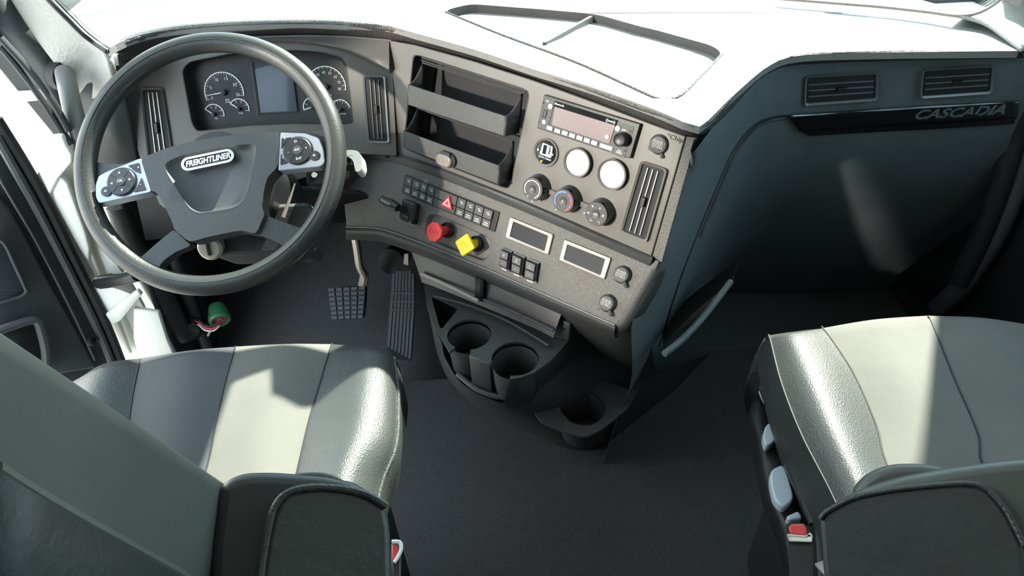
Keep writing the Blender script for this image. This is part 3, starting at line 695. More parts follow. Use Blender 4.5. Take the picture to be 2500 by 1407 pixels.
# ---------------- radio ----------------
rd = thing('radio', 'black single slot radio with screen coloured for a pinkish reflection and row of pale buttons', 'radio', ST.w(1436, 350, 0))
rh = .013
prism('radio_face', ST, ST.ps([(1328,231),(1563,303),(1538,388),(1311,313)], rh), -.01, rh, black_m, rd, r=.002, bevel=.001)
prism('ear_panel', ST, ST.ps([(1334,240),(1355,246),(1336,318),(1314,309)], rh), rh-.001, rh+.0008, dash_m, rd)
prism('ear_panel', ST, ST.ps([(1506,297),(1549,310),(1524,386),(1486,372)], rh), rh-.001, rh+.0008, dash_m, rd)
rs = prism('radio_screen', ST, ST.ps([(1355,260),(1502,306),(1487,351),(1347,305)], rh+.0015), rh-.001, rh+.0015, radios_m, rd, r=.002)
prism('screen_band', ST, ST.ps([(1355,246),(1508,294),(1504,307),(1353,260)], rh+.0015), rh-.001, rh+.0018, gloss_m, rd)
raX = lambda s: ST.p(*s, rh+.002)
ra = math.atan2(raX((1500,303))[1]-raX((1355,258))[1], raX((1500,303))[0]-raX((1355,258))[0])
text('radio_lettering', 'Bluetooth', ST, raX((1366,256)), .0045, rh+.0022, white_m, rd, ang=ra)
text('radio_lettering', '((sxm))', ST, raX((1491,296)), .0060, rh+.0022, white_m, rd, ang=ra)
for x, y, w_ in [(1342,313,1), (1361,320,1), (1379,325,1), (1397,331,1), (1415,337,1), (1433,343,1), (1451,349,1), (1480,359,2.1)]:
    c = ST.p(x, y, rh+.002); hw = .0055*w_; hh = .0032
    pts = [(c[0]+a*hw*cos(ra)-b*hh*sin(ra), c[1]+a*hw*sin(ra)+b*hh*cos(ra)) for a, b in ((-1, -1), (1, -1), (1, 1), (-1, 1))]
    prism('radio_button', ST, pts, rh, rh+.0028, wbtn_m, rd, r=.0012)
for x, y, r_ in [(1344,260,.0045), (1508,314,.0045), (1482,334,.0036)]:
    lathe('round_button', ST, ST.p(x, y, rh+.002), [(r_, rh), (r_*.95, rh+.003), (.0003, rh+.0032)], wbtn_m, rd, seg=20)
kc = ST.p(1511, 342, rh+.018)
lathe('volume_knob', ST, (kc[0], kc[1]), [(.0115, rh), (.0110, rh+.016), (.0095, rh+.018), (.0070, rh+.0165), (.0005, rh+.0165)], black_m, rd, seg=32)
prism('usb_port', ST, ST.ps([(1328,267),(1337,270),(1332,289),(1323,286)], rh+.001), rh, rh+.0016, matte_m, rd)
prism('usb_tongue', ST, ST.ps([(1331,270),(1335,271),(1331,286),(1327,285)], rh+.001), rh+.0012, rh+.0022, dash_m, rd)
lathe('aux_socket', ST, ST.p(1328, 298, rh+.001), [(.0035, rh), (.0035, rh+.0016), (.0018, rh+.0016), (.0018, rh+.0009), (.0003, rh+.0009)], brush_m, rd, seg=16)
for x, y in [(1326,251), (1316,298), (1539,320), (1526,368)]:
    lathe('release_hole', ST, ST.p(x, y, rh+.001), [(.0015, rh), (.0015, rh+.0012)], matte_m, rd, seg=10)
text('radio_lettering', 'VOL\nMENU', ST, raX((1512,371)), .0042, rh+.0018, white_m, rd, ang=ra)
text('radio_lettering', 'EQ', ST, raX((1337,247)), .0040, rh+.0018, white_m, rd, ang=ra)
text('radio_lettering', 'DISP', ST, raX((1523,318)), .0040, rh+.0018, white_m, rd, ang=ra)

# ---------------- gauge pods and knobs on the stack ----------------
g1 = thing('gauge_socket', 'open round gauge socket with exposed metal insert below the radio', 'gauge', ST.w(1331, 373, 0))
c = ST.p(1331, 373, .008)
ring('socket_rim', ST, circ(c, .0250, 40), circ(c, .0205, 40), 0, .008, panel_m, g1, hin=.006, bevel=.001)
prism('socket_well', ST, circ(c, .0212, 40), .0, .0045, gloss_m, g1)
prism('metal_insert', ST, [(c[0]-.011, c[1]-.006), (c[0]+.013, c[1]-.006), (c[0]+.012, c[1]+.014), (c[0]-.009, c[1]+.015)], .0045, .0075, brush_m, g1, r=.002)
prism('insert_window', ST, [(c[0]-.006, c[1]-.003), (c[0]+.001, c[1]-.003), (c[0]+.001, c[1]+.013), (c[0]-.006, c[1]+.013)], .007, .0082, gloss_m, g1)
prism('insert_cylinder', ST, [(c[0]+.001, c[1]-.001), (c[0]+.009, c[1]-.001), (c[0]+.009, c[1]+.013), (c[0]+.001, c[1]+.013)], .007, .010, chrome_m, g1, bevel=.003)
for sx_ in (-.015, .015): lathe('insert_screw', ST, (c[0]+sx_, c[1]+.001), [(.002, .0045), (.002, .0085)], chrome_m, g1, seg=12)
lathe('yellow_lamp', ST, (c[0]-.004, c[1]-.017), [(.0022, .0045), (.0018, .0085), (.0003, .009)], yellow_m, g1, seg=12)
text('socket_lettering', 'AUTO CHECK', ST, (c[0], c[1]-.0105), .0042, .0048, white_m, g1)
for (x, y, R, lab, half) in [(1407,398,.0255, 'round blank gauge with a pale reflective face, left one of two', 0), (1492,427,.0262, 'round blank gauge with a half frosted reflective face, beside the tall vent', 1)]:
    h = .014; c = ST.p(x, y, h)
    t = thing('round_gauge', lab, 'gauge', ST.W(c[0], c[1], 0), 'round gauges below the radio')
    lathe('gauge_body', ST, c, [(R, 0), (R, h-.006)], black_m, t)
    ring('gauge_bezel', ST, circ(c, R, 48), circ(c, R*.86, 48), h-.003, h, panel_m, t, hin=h-.002, bevel=.001)
    prism('gauge_face', ST, circ(c, R*.87, 48), h-.006, h-.004, foil_m, t)
    if half:
        prism('frosted_half', ST, circ(c, R*.86, 24, -1.75, 1.2, True), h-.005, h-.0032, mat('frosted_film', (.36, .39, .39), .6, 60, .3, var=.3), t)
    else: prism('foil_crease', ST, [(c[0]-.019, c[1]-.001), (c[0]+.020, c[1]-.001), (c[0]+.020, c[1]+.0005), (c[0]-.019, c[1]+.0005)], h-.005, h-.0034, bezel_m, t)
def arcband(name, c, r1, r2, a0, a1, h, m, parent, n=24):
    A = circ(c, r1, n, a0, a1, True); B = circ(c, r2, n, a0, a1, True)
    vs = [ST.W(*p, h) for p in A]+[ST.W(*p, h) for p in B]
    mk(name, vs, [(i, i+1, n+i+1, n+i) for i in range(n-1)], m, parent, smooth=False, solid=.0004)
kh = .028
kpos = []
for idx, (x, y, lab) in enumerate([(1300,462,'fan speed dial with white arc, leftmost of the three climate knobs'), (1375,491,'temperature dial with blue and red arc, middle climate knob'), (1455,523,'airflow mode dial with six white symbols, rightmost climate knob')]):
    c = ST.p(x, y, kh); R = .0215
    kpos.append(c)
    t = thing('climate_knob', lab, 'knob', ST.W(c[0], c[1], 0), 'climate knobs on the centre stack')
    lathe('knob_body', ST, c, [(R*1.12, 0), (R*1.12, .006), (R, .010), (R, kh-.002), (R*.96, kh)], gloss_m, t)
    prism('knob_face', ST, circ(c, R*.95, 40), kh-.002, kh+.0006, dash_m, t)
    lathe('centre_button', ST, c, [(.0075, kh), (.0072, kh+.002), (.0005, kh+.0005)], dash_m, t, seg=24)
    text('knob_mark', ['O', 'O', 'OFF'][idx], ST, c, .0045, kh+.0024, white_m, t)
    if idx == 0: arcband('white_arc', c, .0165, .0150, radians(225), radians(-60), kh+.0012, white_m, t); text('knob_mark', 'O', ST, (c[0]-.006, c[1]-.0155), .004, kh+.0012, white_m, t)
    if idx == 1: arcband('blue_arc', c, .0175, .0150, radians(225), radians(80), kh+.0012, blue_m, t); arcband('red_arc', c, .0175, .0150, radians(70), radians(-60), kh+.0012, redp_m, t)
    if idx == 2:
        for i in range(6):
            a = radians(70+60*i); p = (c[0]+.014*cos(a), c[1]+.014*sin(a))
            text('mode_symbol', ['\u00bb', '\u2245', '=/', '/~', '~;', '\u00a7'][i] if i != 5 else '#', ST, p, .0065, kh+.0012, white_m, t)
    a = radians([-75, -115, -165][idx]); p = (c[0]+R*cos(a), c[1]+R*sin(a)); lathe('pointer_dot', ST, p, [(.0013, kh-.003), (.0013, kh+.001)], white_m, t, seg=10)
for a, b in ((0, 1), (1, 2)):
    A = V((*kpos[a], 0)); B = V((*kpos[b], 0)); d = (B-A).normalized(); s = V((-d.y, d.x, 0))*.0045
    prism('knob_bridge', ST, [((A+d*.02-s).x, (A+d*.02-s).y), ((B-d*.02-s).x, (B-d*.02-s).y), ((B-d*.02+s).x, (B-d*.02+s).y), ((A+d*.02+s).x, (A+d*.02+s).y)], .002, .010, panel_m, dash, bevel=.001)
text('panel_lettering', '\u00b0Chip', ST, ST.p(1648, 338, .005), .0095, .0045, matte_m, dash, ang=0, sx=1.25)
def outlet(fr, x, y, R, label, tx=.45):
    h = .010; c = fr.p(x, y, h)
    t = thing('power_outlet', label, 'power outlet', fr.W(c[0], c[1], 0), 'capped power outlets')
    lathe('outlet_collar', fr, c, [(R*1.1, 0), (R*1.08, .004), (R, .005)], black_m, t, seg=36)
    lathe('cap', fr, c, [(R*.98, .003), (R*.98, h-.002), (R*.86, h+.0005), (R*.5, h+.0015), (.0005, h+.002)], dash_m, t, seg=36)
    tb = fr.p(x-20, y+10, h); prism('cap_tab', fr, capsule(((c[0]*.25+tb[0]*.75), (c[1]*.25+tb[1]*.75)), .014, .0045, .3), .004, h-.001, dash_m, t, bevel=.001)
    q = fr.p(x+13, y+31, .004); tube('cap_tether', [fr.W(c[0]+(q[0]-c[0])*.55, c[1]+(q[1]-c[1])*.55, .006), fr.W(c[0]+(q[0]-c[0])*.8, c[1]+(q[1]-c[1])*.8, .006), fr.W(q[0], q[1], .005)], .0032, dash_m, t, seg=8, n=8)
    text('cap_lettering', 'POWER\nOUTLET\n12V MAX', fr, (c[0], c[1]+.001), .0048, h+.0024, dimw_m, t, thick=.0001)
outlet(ST, 1606, 354, .0150, 'round capped power outlet above the tall vent on the centre stack')
outlet(LP, 1516, 671, .0145, 'round capped power outlet right of the second blank display')
outlet(LP, 1480, 741, .0145, 'round capped power outlet at the bottom corner of the switch panel')

# ---------------- switch panel items ----------------
def lerp2(a, b, t): return (a[0]+(b[0]-a[0])*t, a[1]+(b[1]-a[1])*t)
sbh = .006
TL, TR, BR, BL = LP.ps([(987,425),(1217,518),(1205,567),(979,470)], sbh)
sf = thing('switch_frame', 'thin black surround of the long two row switch bank', 'switch frame', LP.W(*TL, 0))
prism('surround', LP, [TL, TR, BR, BL], 0, .003, matte_m, sf, r=.003)
def qd(a, b, c0, c1): # a..b along, c0..c1 down
    def P(s, t): return lerp2(lerp2(TL, TR, s), lerp2(BL, BR, s), t)
    return [P(a, c1), P(b, c1), P(b, c0), P(a, c0)]
ed = [.02, .105, .195, .275, .355, .595, .685, .775, .865, .955]
sa = math.atan2(TR[1]-TL[1], TR[0]-TL[0])
names = ['leftmost', 'second from the left', 'third from the left', 'fourth from the left', None, 'first right of the hazard switch', 'second right of the hazard switch', 'third right of the hazard switch', 'last one at the right end']
for i in range(9):
    a, b = ed[i]+.003, ed[i+1]-.003
    q = qd(a, b, .04, .96); cc_ = (sum(p[0] for p in q)/4, sum(p[1] for p in q)/4)
    hz_ = i == 4
    t = thing('hazard_switch' if hz_ else 'rocker_switch', 'wide hazard switch with red triangle in the switch bank' if hz_ else 'small black rocker switch of the long bank, '+names[i], 'switch', LP.W(*cc_, 0), None if hz_ else 'rocker switches in the long bank')
    prism('upper_rocker', LP, qd(a, b, .06, .52), .001, sbh+.0015, dash_m, t, r=.001, bevel=.0008)
    prism('lower_rocker', LP, qd(a, b, .55, .95), .001, sbh, dash_m, t, r=.001, bevel=.0008)
    if hz_:
        tri = [LP.p(x, y, sbh+.004) for x, y in [(1097,477),(1104,513),(1076,500)]]
        k = prism('red_triangle', LP, tri, sbh, sbh+.005, red_m, t, r=.002, bevel=.001)
        cx = sum(p[0] for p in tri)/3; cy = sum(p[1] for p in tri)/3
        i1 = [(cx+(p[0]-cx)*.62, cy+(p[1]-cy)*.62) for p in tri]; i2 = [(cx+(p[0]-cx)*.45, cy+(p[1]-cy)*.45) for p in tri]
        ring('white_triangle', LP, i1, i2, sbh+.004, sbh+.0056, white_m, k)
    else:
        m_ = (a+b)/2; u = .3*(b-a)
        for (s, t0, ww) in [(0, .70, .8), (0, .80, 1.0)]:
            p = qd(m_-u*ww, m_+u*ww, t0, t0+.05); prism('label_mark', LP, p, sbh, sbh+.0003, dimw_m, t, smooth=False)
        p = qd(m_-u*.5, m_+u*.6, .20, .24); prism('icon_mark', LP, p, sbh+.0012, sbh+.0018, dimw_m, t, smooth=False)
        p = qd(m_-u*.2, m_+u*.9, .28, .32); prism('icon_mark', LP, p, sbh+.0012, sbh+.0018, dimw_m, t, smooth=False)
# trailer brake lever
tb = thing('trailer_brake_lever', 'black trailer brake lever in a square housing left of the red knob', 'lever', LP.w(995, 520, 0))
hq = LP.ps([(976,485),(1029,500),(1022,556),(966,535)], .004)
prism('lever_surround', LP, hq, -.002, .003, panel_m, tb, r=.012, bevel=.001)
hq = LP.ps([(982,484),(1014,497),(1006,549),(972,534)], .022)
prism('lever_housing', LP, hq, 0, .022, black_m, tb, r=.006, bevel=.004)
prism('lever_slot', LP, LP.ps([(982,512),(998,519),(994,544),(977,536)], .0235), .0215, .0232, matte_m, tb, r=.001)
prism('slot_bar', LP, LP.ps([(981,522),(997,529),(996,534),(980,527)], .025), .0215, .0245, dash_m, tb)
a = LP.w(931, 486, .040); b = LP.w(972, 508, .040); c = LP.w(992, 516, .020)
tube('lever_handle', [a, a.lerp(b, .5), b], lambda t: .0070+.0055*sin(pi*min(1, max(.12, t*.85)))*.8, black_m, tb, seg=16, n=16, flat=.8)
tube('lever_stem', [b, b.lerp(c, .5), c], .006, black_m, tb, seg=12, n=8)
LV = Fr(a.lerp(b, .5), -ray(953, 497), b-a)
text('lever_lettering', 'TRAILER BRAKE', LV, (0, -.002), .0068, .0126, white_m, tb, sx=.85)
# valves
def valve(x, y, bx, by, m, label, shape):
    hb = -.008; bc = LP.p(bx, by, 0); hc = LP.p(x, y, .036)
    t = thing(shape+'_valve_knob', label, 'knob', LP.W(bc[0], bc[1], hb))
    lathe('valve_collar', LP, bc, [(.0155, hb), (.0155, hb+.006), (.013, hb+.009), (.013, hb+.003)], black_m, t, seg=32)
    vs = []; fs = []
    P0 = LP.W(bc[0], bc[1], hb); P1 = LP.W(hc[0], hc[1], .030)
    tube('valve_stem', [P0, P0.lerp(P1, .5), P1], .0095, m, t, seg=20, n=6)
    ax = (P1-P0).normalized(); KF = Fr(P1, (LP.n*.6+ax*.4).normalized(), LP.u)
    return t, KF
t, KF = valve(1058, 566, 1087, 562, red_m, 'red octagonal pull knob in the recess of the switch panel', 'octagonal')
oc = [(.0205*cos(radians(22.5+45*i+8)), .0205*sin(radians(22.5+45*i+8))) for i in range(8)]
prism('knob_head', KF, oc, -.003, .005, red_m, t, bevel=.002)
for i in range(4): prism('embossed_mark', KF, [(-.012+.006*i, -.004), (-.009+.006*i, -.004), (-.007+.006*i, .005), (-.010+.006*i, .005)], .004, .0058, red_m, t, bevel=.0004)
t, KF = valve(1133, 598, 1158, 595, yellow_m, 'yellow square pull knob in the recess of the switch panel', 'square')
sq = [(.0235*cos(radians(90*i+6)), .0235*sin(radians(90*i+6))) for i in range(4)]
prism('knob_head', KF, sq, -.003, .005, yellow_m, t, r=.005, bevel=.002)
for i in range(3): prism('embossed_mark', KF, [(-.009+.006*i, -.004), (-.006+.006*i, -.004), (-.004+.006*i, .005), (-.007+.006*i, .005)], .004, .0058, yellow_m, t, bevel=.0004)
# blank displays
for quad, inner, lab in [([(1245,530),(1350,573),(1338,622),(1234,580)], [(1253,541),(1338,576),(1329,613),(1244,577)], 'blank dark display with pale bezel, nearer the red and yellow knobs'),
                         ([(1378,585),(1491,631),(1475,682),(1365,635)], [(1385,597),(1477,633),(1466,672),(1376,633)], 'blank dark display with pale bezel, nearer the power outlets')]:
    t = thing('blank_display', lab, 'display', LP.w(*quad[3], 0), 'blank displays on the switch panel')
    q = LP.ps(quad, .004); i_ = LP.ps(inner, .003)
    prism('display_gap', LP, [(sum(p[0] for p in q)/4*(-.03)+a*1.03, sum(p[1] for p in q)/4*(-.03)+b*1.03) for a, b in q], 0, .0008, matte_m, t, r=.003)
    ring('display_bezel', LP, fillet(q, .003), fillet(i_, .002), 0, .004, bezel_m, t, hin=.003, bevel=.0008)
    prism('display_glass', LP, i_, 0, .001, dispg_m, t)
# three square switches
for k, (q, lab) in enumerate([([(1221,609),(1243,618),(1237,658),(1217,648)], 'tall two part switch below the left display, leftmost of three'), ([(1250,621),(1275,632),(1269,672),(1246,662)], 'tall two part switch below the left display, middle of three'), ([(1283,635),(1309,646),(1303,687),(1278,677)], 'tall two part switch below the left display, rightmost of three')]):
    hs = .013; p = LP.ps(q, hs); cc_ = (sum(a[0] for a in p)/4, sum(a[1] for a in p)/4)
    t = thing('stalk_switch', lab, 'switch', LP.W(*cc_, 0), 'three raised switches below the display'); t.name = 'raised_switch' if k == 0 else 'raised_switch.%03d' % k
    P = lambda s, u_: lerp2(lerp2(p[0], p[1], s), lerp2(p[3], p[2], s), u_)
    prism('switch_base', LP, [P(-.08, 1.12), P(1.08, 1.12), P(1.05, -.12), P(-.05, -.12)], 0, .004, black_m, t, r=.001)
    prism('switch_body', LP, [P(-.04, 1.02), P(1.04, 1.02), P(1.04, -.03), P(-.04, -.03)], 0, hs-.003, gloss_m, t)
    prism('upper_key', LP, [P(.06, .49), P(.94, .49), P(.94, .02), P(.06, .02)], hs-.006, hs+.001, dash_m, t, bevel=.001)
    prism('lower_key', LP, [P(.06, .97), P(.94, .97), P(.94, .53), P(.06, .53)], hs-.006, hs, dash_m, t, bevel=.001)
    prism('base_label', LP, [P(.15, 1.17), P(.75, 1.17), P(.75, 1.12), P(.15, 1.12)], .0, .0042, white_m, t)
    text('key_mark', ['X', 'Z', 'L'][k], LP, P(.5, .27), .0075, hs+.0012, dimw_m, t)
    text('key_mark', ['LOCK', 'AIR', 'SUSP'][k] if 0 else ':::', LP, P(.5, .75), .006, hs+.0004, dimw_m, t)

# ---------------- lower console with cup holders ----------------
lcn = thing('cup_holder_console', 'dark lower console with two cup holders bulging under the switch panel', 'cup holder', (0, .95, 0))
def cz(x, y): p = PZ(x, y, .43); return (p.x, p.y)
C1 = cz(1146, 816); C2 = cz(1258, 875)
rr1 = (V((*cz(1093, 812), 0))-V((*cz(1200, 816), 0))).length/2; rr2 = rr1*1.02
def angof(c, p): return math.atan2(p[1]-c[1], p[0]-c[0])
n1a, n1b = cz(1098, 860), cz(1148, 864); n2a, n2b = cz(1200, 885), cz(1244, 926)
a_s = angof(C1, n1a); a_e = angof(C1, n1b)
def arc(c, r, a0, a1, n=26):
    while a1 > a0: a1 -= 2*pi
    return circ(c, r, n, a0, a1, True)
left = [cz(x, y) for x, y in [(1036,700),(1043,750),(1058,791),(1076,824)]]
right = [cz(x, y) for x, y in [(1272,922),(1303,911),(1344,881),(1375,848),(1390,830),(1392,800)]]
bk = [cz(x, y) for x, y in [(1392,800),(1300,760),(1150,700),(1030,655)]]
top_out = left+[n1a]+arc(C1, rr1, a_s, a_e)+[n1b, n2a]+arc(C2, rr2, angof(C2, n2a), angof(C2, n2b))+[n2b]+right+bk[1:]
hole3 = fillet([cz(x, y) for x, y in [(1054,728),(1060,724),(1120,752),(1080,802),(1074,800)]], .004, 3)
plate('cup_tray', CH, top_out, [hole3], -.43-0+.43-.006, 0, dash_m, lcn, bevel=.0015)
for C_, r_ in ((C1, rr1), (C2, rr2)):
    lathe('cup_well', Fr((C_[0], C_[1], .43), (0, 0, 1)), (0, 0), [(r_+.001, -.012), (r_*.93, -.085), (.0005, -.087)], matte_m, lcn, cap=False, solid=.002)
    lathe('well_ring', Fr((C_[0], C_[1], .43), (0, 0, 1)), (0, 0), [(r_*.6, -.083), (r_*.55, -.081), (r_*.5, -.083)], dash_m, lcn, cap=False)
lathe('small_well', Fr(PZ(1092, 768, .41), (0, 0, 1)), (0, 0), [(.026, -.0), (.026, -.03), (.0005, -.03)], matte_m, lcn, seg=16, cap=False)
# body: lofted contours down to the floor
def px3(pts, z): return [PZ(x, y, z) for x, y in pts]
body0 = px3([(1036,690),(1043,750),(1058,791),(1076,824),(1100,862),(1120,885)], .424)
b_top = px3([(1036,660),(1043,750),(1058,791),(1076,824),(1098,861)], .424)
FT = px3([(1034,650),(1040,715),(1047,760),(1060,798),(1078,836),(1108,880),(1150,914),(1200,937),(1242,940),(1272,922),(1303,911),(1344,881),(1375,848),(1392,800)], .424)
notch = px3([(1034,660),(1041,720),(1050,775),(1064,820),(1084,868),(1118,926),(1160,958),(1200,976),(1232,984),(1280,972),(1330,942),(1385,890),(1420,860),(1450,835)], .35)
B2 = px3([(1036,680),(1045,740),(1054,800),(1066,850),(1086,900),(1120,950),(1165,985),(1220,1010),(1262,1022),(1320,1030),(1400,1020),(1470,990),(1530,950),(1570,920)], .24)
B3 = px3([(1040,700),(1050,760),(1058,820),(1070,875),(1096,930),(1136,975),(1190,1012),(1250,1040),(1320,1068),(1395,1100),(1464,1096),(1530,1048),(1590,1000),(1640,960)], 0)
# opening in the body front for the notches: build body in three parts
def seg3(A, i0, i1): return A[i0:i1]
loft('console_body', [notch, B2, B3], 50, 16, dash_m, lcn)
loft('console_flank', [FT[:5], notch[:5]], 12, 5, dash_m, lcn, smoothv=False)
loft('console_flank', [FT[8:], notch[8:]], 16, 5, dash_m, lcn, smoothv=False)
mp = [PZ(*n, .43) if 0 else V((n[0], n[1], .43)) for n in (n1b, n2a)]
mk('cup_divider', [mp[0], mp[1], mp[1]+V((.0, -.004, -.075)), mp[0]+V((0, -.004, -.075))], [(0, 1, 2, 3)], dash_m, lcn, solid=.012, bevel=.003, soff=0)
tube('notch_lip', [notch[5]+V((.0, .01, .004)), notch[6]+V((0, .008, .003)), notch[7]+V((0, .008, .003)), notch[8]+V((.0, .01, .004))], .006, dash_m, lcn, seg=8, n=14)
# back wall of the shelf between switch panel and tray
sh0 = [LP.w(x, y, -.03) for x, y in [(1000,600),(1046,625),(1151,668),(1300,728),(1372,762)]]
sh1 = px3([(1030,690),(1060,700),(1170,745),(1300,800),(1350,825)], .45)
loft('shelf_back', [sh0, sh1], 24, 6, black_m, lcn, smoothv=False)
tube('shelf_bead', px3([(1028,668),(1100,700),(1168,735)], .47), .0035, bezel_m, lcn, seg=6, n=12)
tube('shelf_bead', px3([(1180,732),(1260,765),(1352,808)], .47), .003, dash_m, lcn, seg=6, n=12)
tube('tray_bead', px3([(1060,724),(1140,745),(1240,785),(1340,845)], .437), .003, dash_m, lcn, seg=6, n=20)
d0 = [LP.w(1160, 676, -.016), LP.w(1180, 684, -.016), PZ(1180, 738, .462), PZ(1158, 730, .462)]
mk('shelf_rib', d0, [(0, 1, 2, 3)], matte_m, lcn, solid=.004)
d0 = [PZ(1358, 776, .47), PZ(1392, 790, .47), PZ(1388, 836, .43), PZ(1350, 824, .43)]
mk('shelf_end_block', d0, [(0, 1, 2, 3)], dash_m, lcn, solid=.012, bevel=.003)
# lower pod with third cup holder
pc3 = PZ(1422, 997, .29); rr3 = (PZ(1369, 995, .29)-PZ(1475, 995, .29)).length/2
pod = [(p.x, p.y) for p in [PZ(x, y, .29) for x, y in [(1300,1000),(1350,950),(1400,918),(1430,915),(1500,938),(1556,958),(1530,1000),(1470,1048),(1430,1068),(1380,1056),(1320,1030)]]]
C3F = Fr((0, 0, .29), (0, 0, 1))
plate('lower_pod', C3F, fillet(pod, .01, 3), [circ((pc3.x, pc3.y), rr3, 40)], -.006, 0, dash_m, lcn, bevel=.0015)
lathe('cup_well', Fr(pc3, (0, 0, 1)), (0, 0), [(rr3, -.0), (rr3*.93, -.075), (.0005, -.077)], matte_m, lcn, cap=False, solid=.002)
lathe('well_rim', Fr(pc3, (0, 0, 1)), (0, 0), [(rr3*1.03, 0), (rr3*1.0, .003), (rr3*.97, 0)], black_m, lcn, cap=False)
# filler from switch panel corner to console body, dark cheek
CK = [[LP.w(1336, 750, -.03), LP.w(1420, 785, -.02), LP.w(1500, 815, -.012), LP.w(1545, 790, -.012)],
      [V(p) for p in px3([(1392,800),(1450,830),(1520,850),(1590,840)], .43)],
      [V(p) for p in px3([(1440,845),(1490,880),(1550,900),(1600,900)], .32)],
      [V(p) for p in px3([(1540,960),(1560,945),(1590,930),(1640,900)], .20)],
      [V(p) for p in px3([(1640,960),(1660,945),(1700,900),(1740,860)], .0)]]
loft('console_cheek', CK, 20, 20, dash_m, lcn)
loft('bottom_corner_roll', [[LP.w(1500,792,0), LP.w(1512,778,0), LP.w(1560,690,0), LP.w(1593,630,0)], [LP.w(1503,806,-.004), LP.w(1530,795,-.004), LP.w(1585,700,-.004), LP.w(1612,640,-.002)], [LP.w(1508,822,-.03), LP.w(1548,800,-.03), LP.w(1606,710,-.03), LP.w(1630,645,-.03)]], 24, 8, dash_m, lcn)

# ---------------- pedals ----------------
bpd = thing('brake_pedal', 'grooved rubber brake pedal on a bare steel arm', 'pedal', PD(848, 740, 1.64))
n_ = (V((0, -.75, .66))).normalized(); BF = Fr(PD(848, 740, 1.64), n_, (1, 0, 0))
q = BF.ps([(799,704),(895,697),(893,745),(888,778),(810,782),(803,750)])
prism('pedal_pad', BF, q, -.012, 0, black_m, bpd, r=.008, bevel=.002)
A, B, Cq, D = BF.ps([(800,703),(894,698),(888,779),(811,782)])
rows_, cols_ = 7, 5
for i in range(cols_):
    for j in range(rows_):
        P = lambda s, t: lerp2(lerp2(A, B, s), lerp2(D, Cq, s), t)
        g = .10; gt = .16; s0, s1 = (i+g)/cols_, (i+1-g)/cols_; t0, t1 = (j+gt)/rows_, (j+1-gt)/rows_
        prism('tread_block', BF, [P(s0, t1), P(s1, t1), P(s1, t0), P(s0, t0)], 0, .006, rubber_m, bpd, smooth=False)
arm = [PD(868, 575, 1.52), PD(874, 610, 1.55), PD(880, 650, 1.59), PD(890, 672, 1.62), PD(884, 702, 1.66)]
tube('pedal_arm', arm, .0125, brush_m, bpd, seg=8, n=20, flat=.95, up=(1, 0, 0))
tube('arm_groove', [p-ray(870, 640)*.012+V((.004, 0, 0)) for p in arm], .003, black_m, bpd, seg=6, n=20)
ap = thing('accelerator_pedal', 'long ribbed floor hinged accelerator pedal', 'pedal', PD(985, 880, 1.60))
AF = Fr(PD(985, 760, 1.56), V((.02, -.80, .60)), (1, 0, 0))
apx = [(957,660),(968,648),(985,645),(1002,652),(1013,668),(1014,700),(1013,760),(1004,882),(968,878),(942,850),(948,780),(954,700)]
prism('pedal_pad', AF, AF.ps(apx), -.012, 0, black_m, ap, r=.004, seg=2, bevel=.002)
def aquad(x0, x1, y0, y1):
    # edges of the pedal at a given image row
    def Lx(y): return 957+(942-957)*(y-660)/(850-660)+2
    def Rx(y): return 1013+(1004-1013)*(y-760)/(122) if y > 760 else 1012
    f = lambda s, y: (Lx(y)+(Rx(y)-Lx(y))*s, y)
    return AF.ps([f(x0, y1), f(x1, y1), f(x1, y0), f(x0, y0)])
for i in range(7):
    for (ya, yb) in [(662, 712), (717, 733), (738, 753), (759, 874)]:
        y1 = yb if not (yb == 874) else 848+i*4.5
        prism('tread_rib', AF, aquad((i+.14)/7, (i+.86)/7, ya+(6 if i in (0, 6) and ya == 662 else 0), y1), 0, .004, rubber_m, ap, smooth=False)
for ya in (713.5, 734, 754.5): prism('cross_rib', AF, aquad(.0, 1, ya, ya+3.5), 0, .0045, rubber_m, ap, smooth=False)
lathe('pedal_sensor', Fr(PD(955, 640, 1.66), V((-.2, -.9, .3))), (0, 0), [(.035, -.05), (.035, .0), (.0005, .002)], matte_m, ap)
prism('sensor_bracket', Fr(PD(990, 632, 1.56), V((0, -.8, .5))), [(-.006, -.02), (.006, -.02), (.008, .012), (-.002, .012)], -.004, .004, brush_m, ap)
# under-dash panels
und = thing('knee_panel', 'dark underside panel below the gauges and column', 'panel', (-.5, 1.25, .5))
mk('under_panel', [(-.86, 1.16, .68), (-.42, 1.18, .60), (-.34, 1.24, .50), (-.34, 1.55, .34), (-.95, 1.55, .34), (-.92, 1.20, .50)], [(0, 1, 2, 5), (2, 3, 4, 5)], matte_m, und, solid=.01)
mk('kick_panel', [(-.93, 1.12, .0), (-.93, 1.58, .0), (-.93, 1.58, .5), (-.93, 1.22, .7), (-.93, 1.14, .3)], [(0, 1, 2, 3, 4)], matte_m, und, solid=.01)

